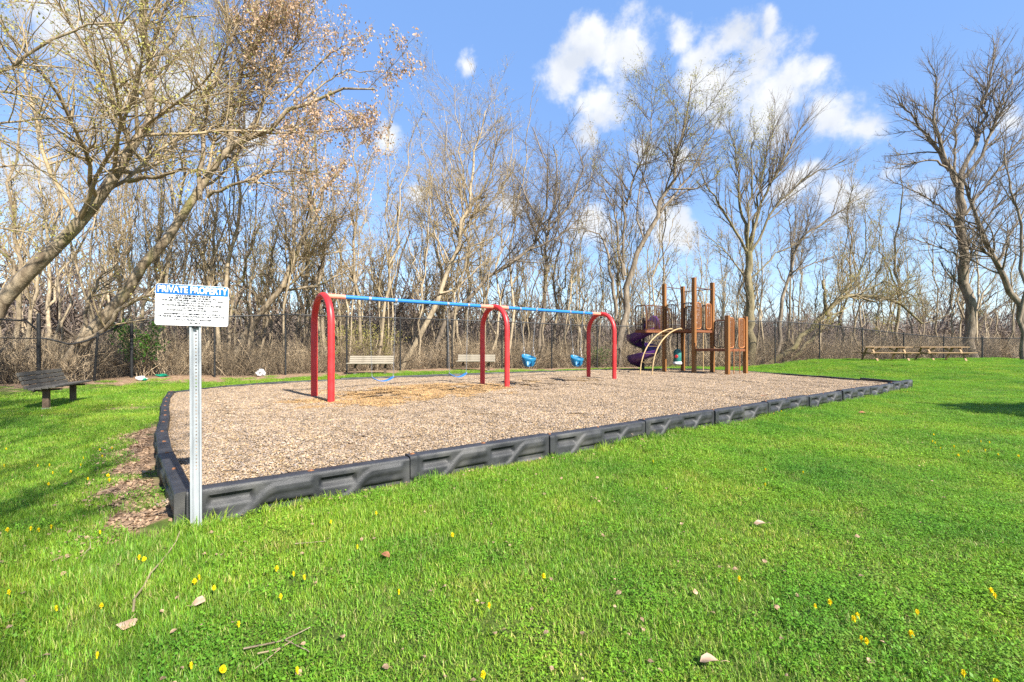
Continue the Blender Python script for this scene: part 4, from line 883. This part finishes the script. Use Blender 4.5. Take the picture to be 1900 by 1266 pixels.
    for k in range(4):
        for q in range(13):
            a = math.pi * q / 12; V.append(ent + fw * (.12 - .12 * k) + tn * .3 * math.cos(a) + up * (ZU + .1 + (.62 - .08 * k) * math.sin(a) ** .7))
    for k in range(3):
        for q in range(12): F.append((k * 13 + q, k * 13 + q + 1, (k + 1) * 13 + q + 1, (k + 1) * 13 + q))
    h = MB().add(V, F).build('hood', M['purple'], sl); so = h.modifiers.new('shell', 'SOLIDIFY'); so.thickness = .03
    # hanging play drum below the upper deck
    dr = empty('play_drum'); dr.parent = root; c = (p1 + p2) / 2 + e2 * .25 - e1 * .1
    MB().tube([c + up * 1.8, c + up * 1.05], .03, 8).build('stem', M['black_steel'], dr)
    MB().lathe(c + up * .38, [(.001, 0), (.13, .01), (.17, .08), (.17, .55), (.12, .66), (.001, .69)], 18).build('drum', M['teal'], dr)
    MB().lathe(c + up * .36, [(.1, 0), (.19, .02), (.19, .1), (.172, .12)], 18).build('rim', M['white_sign'], dr)
    k = MB().lathe((0, 0, 0), [(.001, .02), (.07, .015), (.08, 0)], 12).build('knob', M['red'], dr); k.location = c - Vector((.1, .145, 0)) + up * .72; k.rotation_euler = (R(90), 0, R(-35))
    tag(root, 'brown two level play tower with purple spiral slide and arched climber', 'play tower')
play_tower()

# ------------------------------------------------------------------ benches and picnic tables
def bench(loc, rz, wood, legm, label, L=1.83):
    root = empty('park_bench', loc, rz)                      # local +Y is the way it faces
    for k in range(4):
        z = .47 + k * .086; y = -.19 - k * .034
        m = MB().box((0, 0, 0), (L, .038, .077)); o = m.build('back_slat', wood, root, smooth=False, bevel=.006); o.location = (0, y, z); o.rotation_euler.x = R(17)
    for k in range(4):
        o = MB().box((0, 0, 0), (L, .095, .038)).build('seat_slat', wood, root, smooth=False, bevel=.006); o.location = (0, -.1 + k * .104, .43 + .012 * k)
    for s in (-1, 1):
        lg = MB().box((s * .62, .02, .1), (.09, .1, .62)).build('leg', legm, root, smooth=False, bevel=.006)
        MB().bar((s * .62, -.2, .39), (s * .62, .26, .405), .05, .04).build('seat_bracket', legm, root, smooth=False)
        MB().bar((s * .62, -.15, .36), (s * .62, -.335, .78), .05, .035).build('back_bracket', legm, root, smooth=False)
        MB().box((s * .62, .02, -.02), (.11, .12, .1)).build('footing', M['galv'], root, smooth=False)
    tag(root, label, 'bench', 'wooden park benches'); return root
def zgf(x, y): return float(zg(x, y))
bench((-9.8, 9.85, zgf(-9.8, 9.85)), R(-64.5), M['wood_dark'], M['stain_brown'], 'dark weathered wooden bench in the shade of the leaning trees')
bench((-5.98, 19.2, zgf(-5.98, 19.2)), R(184), M['wood_grey'], M['stain_brown'], 'pale grey wooden bench seen just right of the first red arch')
bench((-1.75, 22.0, zgf(-1.75, 22.0)), R(176), M['wood_grey'], M['stain_brown'], 'pale grey wooden bench seen behind the middle red arch')
def picnic(x, y, rz, label):
    root = empty('picnic_table', (x, y, zgf(x, y) + .05), rz); L = 2.4
    for k in range(5):
        o = MB().box((0, 0, 0), (L, .138, .04)).build('top_plank', M['wood_tan'], root, smooth=False, bevel=.005); o.location = (0, -.29 + k * .145, .745)
    for s in (-1, 1):
        for k in range(2):
            o = MB().box((0, 0, 0), (L, .138, .04)).build('seat_plank', M['wood_tan'], root, smooth=False, bevel=.005); o.location = (0, s * (.62 + k * .145), .44)
    for e in (-.78, .78):
        for s in (-1, 1): MB().bar((e, s * .2, .725), (e, s * .74, -.08), .04, .09, (1, 0, 0)).build('leg', M['wood_tan'], root, smooth=False)
        MB().bar((e + .045, -.8, .4), (e + .045, .8, .4), .04, .09).build('seat_beam', M['wood_tan'], root, smooth=False)
        MB().bar((e + .045, -.34, .695), (e + .045, .34, .695), .04, .06).build('top_beam', M['wood_tan'], root, smooth=False)
        MB().bar((e * .9, 0, .42), (e * .3, 0, .7), .04, .07).build('brace', M['wood_tan'], root, smooth=False)
    tag(root, label, 'picnic table', 'wooden picnic tables'); return root
picnic(20.8, 25.4, R(-7), 'wooden picnic table nearer the play tower, in front of the fence')
picnic(23.6, 25.1, R(-7), 'wooden picnic table farther right, nearer the double fence post')

# ------------------------------------------------------------------ mulch chips, grass, dead leaves
def chips():
    rng = np.random.default_rng(12); S = []
    for k in range(7):
        n = 680; c = np.c_[rng.uniform(-.25, .25, (n, 2)), rng.uniform(.0, .018, n)]; a = rng.uniform(0, 6.28, n); tl = rng.normal(0, .28, n); L = rng.uniform(.006, .021, n); W = rng.uniform(.0025, .0065, n); h = .004
        t = np.c_[np.cos(a) * np.cos(tl), np.sin(a) * np.cos(tl), np.sin(tl)]; s = np.c_[-np.sin(a), np.cos(a), rng.normal(0, .25, n)]; u = np.cross(t, s)
        V = np.concatenate([(c + t * (L * sx)[:, None] + s * (W * sy)[:, None] + u * sz * h)[:, None] for sx in (-1, 1) for sy in (-1, 1) for sz in (-.5, .5)], 1).reshape(-1, 3)
        f = np.array([(0, 1, 3, 2), (4, 6, 7, 5), (0, 4, 5, 1), (2, 3, 7, 6), (1, 5, 7, 3)]); F = (np.arange(n)[:, None, None] * 8 + f[None]).reshape(-1, 4)
        v = rng.uniform(.45, 1.45, n); w = rng.normal(.0, .15, n); cols = np.repeat(np.stack([v * (1 + w * .4), v, v * (1 - w)], -1), 8, 0)
        if k > 4: cols = cols * np.array([1.18, 1.0, .68])
        S.append(src(f'chip_patch_{k}', np_mesh('chip_patch', V, F, False, cols), M['chip']))
    st = .36; gx, gy = np.meshgrid(np.arange(-9, 12.2, st), np.arange(3.2, 22.6, st)); x = gx.ravel() + rng.uniform(-.12, .12, gx.size); y = gy.ravel() + rng.uniform(-.12, .12, gx.size)
    k = inside(x, y) & (ring_dist(x, y) > .3) ; x, y = x[k], y[k]
    nearr = np.random.default_rng(1); bx, by = [], []
    for i in range(len(RING)):                                   # along the edges, smaller patches
        a = RA[i]; b = RA[(i + 1) % len(RING)]; nn = np.array([-(b - a)[1], (b - a)[0]]); nn = nn / np.linalg.norm(nn)
        for f in np.linspace(0, 1, 9)[:-1]: q = a + (b - a) * f + nn * .22; bx.append(q[0]); by.append(q[1])
    X = np.r_[x, bx]; Y = np.r_[y, by]; n = len(X); s = np.r_[np.ones(len(x)) * rng.uniform(.95, 1.15, len(x)), np.full(len(bx), .55)]
    s = np.c_[s, s, np.ones(n)]; pk = rng.integers(0, 5, n); dd = np.min([np.hypot(X - (SW0 + SWD * t)[0] + .1, (Y - (SW0 + SWD * t)[1]) * .8) for t in swing_t[:2]], axis=0); pk = np.where(dd + rng.normal(0, .25, n) < 1.35, rng.integers(5, 7, n), pk)
    scatter('wood_chips', np.c_[X, Y, zm(X, Y) + .002], np.c_[np.zeros((n, 2)), rng.uniform(0, 6.28, n)], s, pk, S, 'tan wood chips covering the play area', 'wood chips')
chips()
def blades(seed, n, half, hgt, wid, broad=0.):
    g = np.random.default_rng(seed); c = np.c_[g.uniform(-half, half, (n, 2)), np.zeros(n) - .004]; a = g.uniform(0, 6.28, n); h = hgt * g.uniform(.3, 1.35, n); bend = g.uniform(.15, .95, n) * h
    d = np.c_[np.cos(a), np.sin(a), np.zeros(n)]; s = np.c_[-np.sin(a), np.cos(a), np.zeros(n)]; w = (wid * g.uniform(.6, 1.3, n))[:, None]; up = np.array([0, 0, 1.])
    V = np.stack([c - s * w, c + s * w, c + d * (bend * .3)[:, None] + up * (h * .6)[:, None] + s * w * .8, c + d * (bend * .3)[:, None] + up * (h * .6)[:, None] - s * w * .8, c + d * bend[:, None] + up * h[:, None]], 1)
    v = g.uniform(.6, 1.4, n); yl = np.clip(g.normal(0, .12, n), -.25, .35); dry = g.random(n) < .085
    cols = np.stack([v * (1 + yl), v, v * (1 - yl * .5)], -1); cols[dry] = np.array([3.0, 1.7, 6]) * .8
    k = np.arange(n) * 5; F = np.concatenate([np.stack([k, k + 1, k + 2], -1), np.stack([k, k + 2, k + 3], -1), np.stack([k + 3, k + 2, k + 4], -1)]); V = V.reshape(-1, 3); cols = np.repeat(cols, 5, 0)
    if broad:
        m = int(n * broad); c = np.c_[g.uniform(-half, half, (m, 2)), g.uniform(.012, .05, m)]; a = g.uniform(0, 6.28, m); L = g.uniform(.006, .015, m)[:, None]; t = np.c_[np.cos(a), np.sin(a), g.normal(.15, .3, m)]; s = np.c_[-np.sin(a), np.cos(a), g.normal(0, .3, m)]
        V2 = np.stack([c, c + t * L * .5 + s * L * .42, c + t * L * 1.05, c + t * L * .5 - s * L * .42], 1).reshape(-1, 3); k = np.arange(m) * 4 + len(V)
        F = np.concatenate([F, np.stack([k, k + 1, k + 2], -1), np.stack([k, k + 2, k + 3], -1)]); V = np.concatenate([V, V2]); cv = g.uniform(.7, 1.2, m); cols = np.concatenate([cols, np.repeat(np.stack([cv * .85, cv * 1.0, cv * .9], -1), 4, 0)])
    return np_mesh('grass_tuft', V, F, False, cols)
def lawn():
    rng = np.random.default_rng(21)
    S = [src(f'grass_tuft_{k}', blades(500 + k, 470, .15, .034, .0018), M['grass']) for k in range(4)] + [src(f'grass_tuft_{4 + k}', blades(510 + k, 330, .15, .031, .0018, 1.0), M['grass']) for k in range(3)]
    pts = []
    def zone(y0, y1, st, sc_, xa=1.22):
        gx, gy = np.meshgrid(np.arange(-xa * y1 - 1, xa * y1 + 1.5, st), np.arange(y0, y1, st)); x = gx.ravel() + rng.uniform(-st / 2, st / 2, gx.size); y = gy.ravel() + rng.uniform(-st / 2, st / 2, gx.size)
        k = (np.abs(x) < xa * y + 1.3) & ~(inside(x, y)) & (ring_dist(x, y) > .13) & (beyond(x, y) < -.25)
        x, y = x[k], y[k]; keep = rng.random(len(x)) > np.clip(litter_amount(x, y) * 1.35, 0, .97); x, y = x[keep], y[keep]
        pts.append((x, y, np.full(len(x), sc_)))
    zone(.9, 5.5, .14, 1.0); zone(5.5, 11, .19, 1.25); zone(11, 19, .27, 1.6, 1.25); zone(19, 31, .36, 2.0, 1.25)
    x = np.concatenate([p[0] for p in pts]); y = np.concatenate([p[1] for p in pts]); s = np.concatenate([p[2] for p in pts]) * rng.uniform(.85, 1.2, len(x)); n = len(x)
    wv = np.sin(x * 1.3 + 2) * np.cos(y * 1.7 + x * .5) + np.sin(x * .7 - y * .9)
    hz = s * np.clip(1 + .22 * wv + rng.normal(0, .1, n), .55, 1.6) / np.where(s > 1.4, 1.25, 1.)
    weed = rng.random(n) < np.clip(.12 + .5 * sst(.2, 2.0, x - .4 * y + 1.2 + .5 * wv), 0, .7)
    pick = np.where(weed, rng.integers(4, 7, n), rng.integers(0, 4, n))
    scatter('grass', np.c_[x, y, zg(x, y)], np.c_[rng.normal(0, .05, (n, 2)), rng.uniform(0, 6.28, n)], np.c_[s, s, hz], pick, S, 'bright green mown grass of the lawn', 'grass')
    # taller unmown grass against the border
    S2 = [src(f'tall_tuft_{k}', blades(530 + k, 60, .07, .09, .0024), M['grass']) for k in range(3)]
    X, Y = [], []
    for i in range(10):
        a = RA[i]; b = RA[i + 1]; nn = np.array([(b - a)[1], -(b - a)[0]]); nn = nn / np.linalg.norm(nn)
        for f in rng.uniform(0, 1, 26):
            if math.sin(f * 5 + i * 2.1) > .1: q = a + (b - a) * f + nn * rng.uniform(.07, .15); X.append(q[0]); Y.append(q[1])
    x0, y0 = -2.315, 3.335
    for _ in range(14): X.append(x0 + rng.normal(0, .09)); Y.append(y0 - .04 + rng.normal(0, .06))
    X = np.array(X); Y = np.array(Y); n = len(X)
    scatter('border_grass', np.c_[X, Y, zg(X, Y)], np.c_[rng.normal(0, .1, (n, 2)), rng.uniform(0, 6.28, n)], rng.uniform(.5, 1.15, n), rng.integers(0, 3, n), S2, 'tufts of longer grass against the black border', 'grass')
lawn()
def leaf_shape(seed, size):
    """curled dead leaf: a lobed blade folded along its midrib, with a stalk"""
    g = np.random.default_rng(seed); n = 7; us = np.linspace(0, 1, n); w = np.sin(us * math.pi) ** .7 * (.36 + .12 * np.abs(np.sin(us * 9 + seed)))
    curl = g.uniform(.3, 1.1); tw = g.uniform(-.8, .8); V = []
    for i, u in enumerate(us):
        z = math.sin(u * 3.1) * .16 * curl; a = tw * (u - .5)
        for s in (-1, -.5, 0, .5, 1):
            yy = s * w[i]; V.append((size * (u - .5), size * yy * math.cos(a), size * (z + .3 * curl * abs(s) ** 1.6 * w[i] + yy * math.sin(a)) + .006 + g.normal(0, .01) * size))
    F = [(i * 5 + q, i * 5 + q + 1, i * 5 + q + 6, i * 5 + q + 5) for i in range(n - 1) for q in range(4)]
    m = MB().add(V, F); m.tube([(-size * .5, 0, .008), (-size * .72, size * .06, .016), (-size * .95, size * .02, .008)], size * .014, 4)
    return m.mesh('dead_leaf', True)
def dead_leaves():
    rng = np.random.default_rng(31); S = [src(f'litter_leaf_{k}', leaf_shape(600 + k, .085), M['litter']) for k in range(6)]
    X, Y = [], []
    n = 14000; x = rng.uniform(-18, 12, n); y = rng.uniform(2.5, 28, n); k = (rng.random(n) < np.clip(litter_amount(x, y) * 1.2 - .05, 0, 1) ** 1.2) & (beyond(x, y) < 2.5) & ~inside(x, y); X += list(x[k]); Y += list(y[k])
    n = 2600; x = -2.7 - rng.uniform(0, 3.0, n); y = 3.3 + (-(x) - 2.75) * 1.22 + rng.normal(-.05, .24, n); k = (ring_dist(x, y) > .12) & ~inside(x, y); X += list(x[k]); Y += list(y[k])
    n = 620; y = 1.6 + 11 * rng.uniform(0, 1, n) ** 1.4; x = rng.uniform(-1.15, 1.1, n) * y; k = ~inside(x, y) & (ring_dist(x, y) > .1) & (rng.random(n) < np.where(x > 1.5, .3, .95)); X += list(x[k]); Y += list(y[k])
    for i in range(6):
        a = RA[i]; b = RA[i + 1]; nn = np.array([(b - a)[1], -(b - a)[0]]); nn = nn / np.linalg.norm(nn)
        for f in rng.uniform(0, 1, 30): q = a + (b - a) * f + nn * (.1 + rng.exponential(.08)); X.append(q[0]); Y.append(q[1])
    X = np.array(X); Y = np.array(Y); n = len(X); lawnz = np.where(litter_amount(X, Y) < .4, .028, .004)
    scatter('leaf_litter', np.c_[X, Y, zg(X, Y) + lawnz], np.c_[rng.normal(0, .3, (n, 2)), rng.uniform(0, 6.28, n)], rng.uniform(.3, 1.0, n) * np.where(lawnz > .02, .4, .5), rng.integers(0, 6, n), S, 'dry brown leaves strewn along the fence, border and lawn', 'leaf litter')
    # the large single leaves
    big = leaf_shape(640, .11); big2 = leaf_shape(643, .11); big3 = leaf_shape(648, .1)
    m1 = mat('curled_leaf_tan', (.36, .22, .13), (.6, .42, .29), .8, 9); m2 = mat('curled_leaf_rust', (.16, .06, .03), (.34, .15, .07), .8, 12)
    for (px, py, me, mt, lab, ml, s) in ((368, 1113, big, m1, 'large crumpled tan leaf in the shaded foreground grass', 0, .7), (1318, 1240, big3, m1, 'long curled grey brown leaf at the very bottom of the lawn', 0, .8), (1601, 766, big2, m2, 'rust coloured curled leaf alone on the lawn beyond the border', 0, 1.5),
                                    (1418, 738, big, m2, 'dry curled leaf with a long stalk on the mulch by the border', 1, 1.35), (235, 1152, big2, m1, 'fan shaped tan leaf on the left foreground grass', 0, .8), (715, 1030, big3, m2, 'dark crumpled leaf in the middle of the foreground lawn', 0, .6), (1410, 970, big2, m1, 'pale leaf with a stalk on the right lawn', 0, .75)):
        zz = .09 if ml else .03; d = FPX * (CAMZ - zz) / (py - HY); x = (px - CX) / FPX * d
        me2 = me.copy(); me2.materials.clear(); o = link('fallen_leaf', me2, mt); o.location = (x, d, (float(zm(x, d)) if ml else zgf(x, d) + .03)); o.rotation_euler = (random.Random(px).uniform(-.3, .3), random.Random(py).uniform(-.3, .3), random.Random(px + py).uniform(0, 6)); o.scale = (s,) * 3
        tag(o, lab, 'leaf')
    # fallen sticks
    def gp(px, py, z=.03): d = FPX * (CAMZ - z) / (py - HY); return np.array([(px - CX) / FPX * d, d, z + zgf((px - CX) / FPX * d, d)])
    def stick(lab, lines, r, mt):
        pts = [[gp(*q) for q in l] for l in lines]; c = pts[0][0].copy(); m = MB()
        for j, l in enumerate(pts): m.tube(resample(np.array(l) - c, 9, np.random.default_rng(j), .05), np.linspace(r, r * .5, 9) * (1 if j == 0 else .7), 6)
        o = m.build('fallen_twig', mt); o.location = c; tag(o, lab, 'twig')
    stick('long thin grey twig curving across the left foreground grass', [[(247, 1125), (238, 1095), (262, 1078), (300, 1040), (322, 1012), (335, 975)]], .006, M['twig'])
    stick('forked dry stick lying at the bottom of the lawn', [[(452, 1198), (530, 1184), (575, 1160)], [(530, 1184), (575, 1207)]], .0042, M['bark'])
    stick('short straight dry stick below the second border timber', [[(548, 1004), (605, 1000)]], .004, M['bark'])
    stick('curved pale twig on the grass left of the sign post', [[(155, 1027), (171, 1012), (168, 997), (145, 994)]], .005, M['bark_pale'])
    stick('thin forked brown twigs beside the forked dry stick', [[(478, 1208), (520, 1200), (545, 1183)], [(520, 1200), (470, 1240)]], .004, M['twig'])
    # dark stick lying on the mulch near the right corner
    m = MB().tube([(0, 0, .01), (.3, .1, .02), (.6, .12, .01)], .02, 6); o = m.build('fallen_twig', M['bark_dark']); d = 13.2; o.location = ((1530 - CX) / FPX * d, d, float(zm((1530 - CX) / FPX * d, d))); o.rotation_euler.z = -.3; tag(o, 'dark stick lying on the mulch near the right border corner', 'twig')
dead_leaves()

def dandelions():
    rng = random.Random(9)
    hm = MB()
    for k in range(3):
        n = 16 - 4 * k; rr = .019 - .005 * k; z = .004 * k
        for q in range(n):
            a = 2 * math.pi * q / n + k * .2; w = .0042; c, s = math.cos(a), math.sin(a)
            hm.add([(c * .003 - s * w * .4, s * .003 + c * w * .4, z), (c * .003 + s * w * .4, s * .003 - c * w * .4, z), (c * rr + s * w, s * rr - c * w, z + .006 + .004 * k), (c * (rr + .003), s * (rr + .003), z + .007 + .004 * k), (c * rr - s * w, s * rr + c * w, z + .006 + .004 * k)], [(0, 1, 2, 3, 4)])
    hm.lathe((0, 0, -.012), [(.001, 0), (.007, .002), (.009, .012), (.006, .018)], 8)
    head = hm.mesh('flower_head'); head.materials.append(M['dandelion']); st = MB().tube([(0, 0, -.06), (.004, 0, -.03), (0, 0, -.005)], .0022, 5).mesh('stem', True); st.materials.append(M['stem'])
    spots = {'left': [(14, 985), (57, 982), (72, 984), (95, 978), (70, 862), (92, 861), (98, 877), (132, 875), (155, 848), (190, 845), (150, 862), (200, 883), (203, 892), (163, 890), (90, 900), (186, 985), (8, 860), (12, 830), (185, 833), (208, 830)],
             'front': [(17, 1092), (188, 1113), (258, 1026), (268, 1029), (361, 1068), (370, 1060), (397, 1080), (513, 1046), (545, 1056), (565, 1063), (521, 1098), (180, 1203), (355, 1224), (413, 1232), (552, 1238), (443, 1148), (698, 949), (614, 963), (908, 1125), (740, 1095), (663, 1009), (840, 990), (105, 1118), (897, 1256)],
             'right': [(1371, 1072), (1212, 852), (1490, 876), (1420, 897), (1592, 1140), (1585, 1146), (1598, 1184), (1608, 1188), (1690, 1173), (1702, 1133), (1846, 1103), (1838, 1094), (1788, 1245), (1850, 1262), (1730, 818), (1735, 821), (1745, 830), (1778, 843), (1797, 838), (1828, 836), (1852, 844), (1890, 847), (1732, 806), (1836, 822), (1820, 820), (1770, 828), (1420, 870), (1008, 1070), (1540, 1115), (1512, 1124)],
             'edge': [(1428, 770), (1436, 768), (1450, 764), (1458, 760), (1465, 757), (1470, 762), (1477, 758), (1484, 750), (1443, 766), (1455, 768), (1490, 758), (1683, 727)]}
    place = {'left': 'on the lawn left of the sign post', 'front': 'in the foreground lawn before the border', 'right': 'on the open right lawn', 'edge': 'in the clump beside the far end of the border'}
    for zn, L in spots.items():
        for i, (px, py) in enumerate(sorted(L)):
            d = FPX * (CAMZ - .06) / (py - HY); x = (px - CX) / FPX * d
            if bool(inside(np.array(x), np.array(d))): continue
            o = empty('dandelion', (x, d, zgf(x, d) + .045), rng.uniform(0, 6)); s = rng.uniform(.38, .62); o.scale = (s, s, .75 + .25 * s)
            h = link('flower_head', head, None, o); h.rotation_euler = (rng.uniform(-.2, .55), rng.uniform(-.3, .3), 0); link('stem', st, None, o)
            n = f'{ordinal(i)}' if i < 20 else f'{ordinal(len(L) - 1 - i)}'; side = 'left' if i < 20 else 'right'
            tag(o, f'yellow dandelion {place[zn]}, {n} from the {side}', 'dandelion', 'dandelions in the grass')
dandelions()

# ------------------------------------------------------------------ litter by the fence, green shrubs
def crumple(name, label, cat, px, py, size, mt, mt2=None, seed=0):
    d = FPX * CAMZ / (py - HY) * .93; x = (px - CX) / FPX * d; g = np.random.default_rng(seed); o = empty(name, (x, d, zgf(x, d)), g.uniform(0, 6))
    def blob(c, s, nm, m):
        b = MB(); n, r = 12, 7; V = []
        for i in range(r + 1):
            for k in range(n):
                a = math.pi * i / r; q = 2 * math.pi * k / n; f = 1 + .28 * math.sin(3 * q + i * 1.7 + seed) + g.normal(0, .12); V.append((c[0] + s[0] * f * math.sin(a) * math.cos(q), c[1] + s[1] * f * math.sin(a) * math.sin(q), c[2] + s[2] * (1 - math.cos(a)) * (.5 + .25 * f)))
        b.add(V, [(i * n + k, i * n + (k + 1) % n, (i + 1) * n + (k + 1) % n, (i + 1) * n + k) for i in range(r) for k in range(n)]); b.build(nm, m, o, smooth=False)
    blob((0, 0, .0), size, 'body', mt)
    if mt2: blob((size[0] * .7, -size[1] * .3, 0), [q * .6 for q in size], 'flap', mt2)
    tag(o, label, cat)
crumple('plastic_bag', 'crumpled white plastic bag on the leaves near the fence', 'bag', 484, 697, (.17, .13, .19), M['bag'], M['bag'], 2)
crumple('litter_wrapper', 'green and white crumpled wrapper at the foot of the corner fence post', 'litter', 262, 709, (.13, .1, .1), M['bag'], M['green_litter'], 3)
crumple('litter_wrapper', 'small upper green wrapper behind the green and white one', 'litter', 266, 701, (.1, .07, .09), M['green_litter'], M['bag'], 5)
crumple('plastic_bottle', 'flat green plastic container on the leaves left of the sign post', 'litter', 301, 704, (.2, .07, .07), M['green_litter'], None, 6)
def shrub(name, label, px, py, d, size, n, mt, seed, stems=14):
    g = np.random.default_rng(seed); x = (px - CX) / FPX * d; z0 = zgf(x, d); top = CAMZ + (HY - py) / FPX * d - z0; o = empty(name, (x, d, z0))
    P = np.empty((stems, 7, 3)); P[:, 0] = np.c_[g.normal(0, .12, (stems, 2)), np.zeros(stems) - .1]; dr = nrm(np.c_[g.normal(0, size[0] * .35, (stems, 2)), np.ones(stems)])
    for j in range(1, 7): dr = nrm(dr + g.normal(0, .12, (stems, 3))); P[:, j] = P[:, j - 1] + dr * top / 6 * g.uniform(.7, 1.1, (stems, 1))
    Rr = np.linspace(.02, .006, 7)[None].repeat(stems, 0); b, rb = spawn(g, P, Rr, stems * 14, .3, 1, .3, .8, 5, .05, .18, .6, .006, .2, 1)
    link('stems', mesh_of('stems', [(P, Rr, 5), (b, rb, 3)]), M['twig'], o); link('leaves', leaf_mesh('leaves', g, b, size[1], n, 1, .07), mt, o); tag(o, label, 'shrub')
shrub('leafy_shrub', 'bright green leafy shrub beside the corner fence post', 268, 585, 17.0, (.7, .1), 900, M['green_leaf'], 1)
shrub('yellow_shrub', 'yellowish budding shrub behind the fence over the first pale bench', 690, 585, 23.4, (1.0, .07), 1500, M['bud'], 2, 22)
shrub('yellow_shrub', 'yellowish budding shrub behind the fence right of the first red arch', 645, 590, 22.6, (.8, .07), 800, M['bud'], 4, 16)
shrub('green_shrub', 'low green leafed shrub behind the third red arch', 1112, 640, 28.0, (1.2, .09), 500, M['green_leaf'], 3, 16)
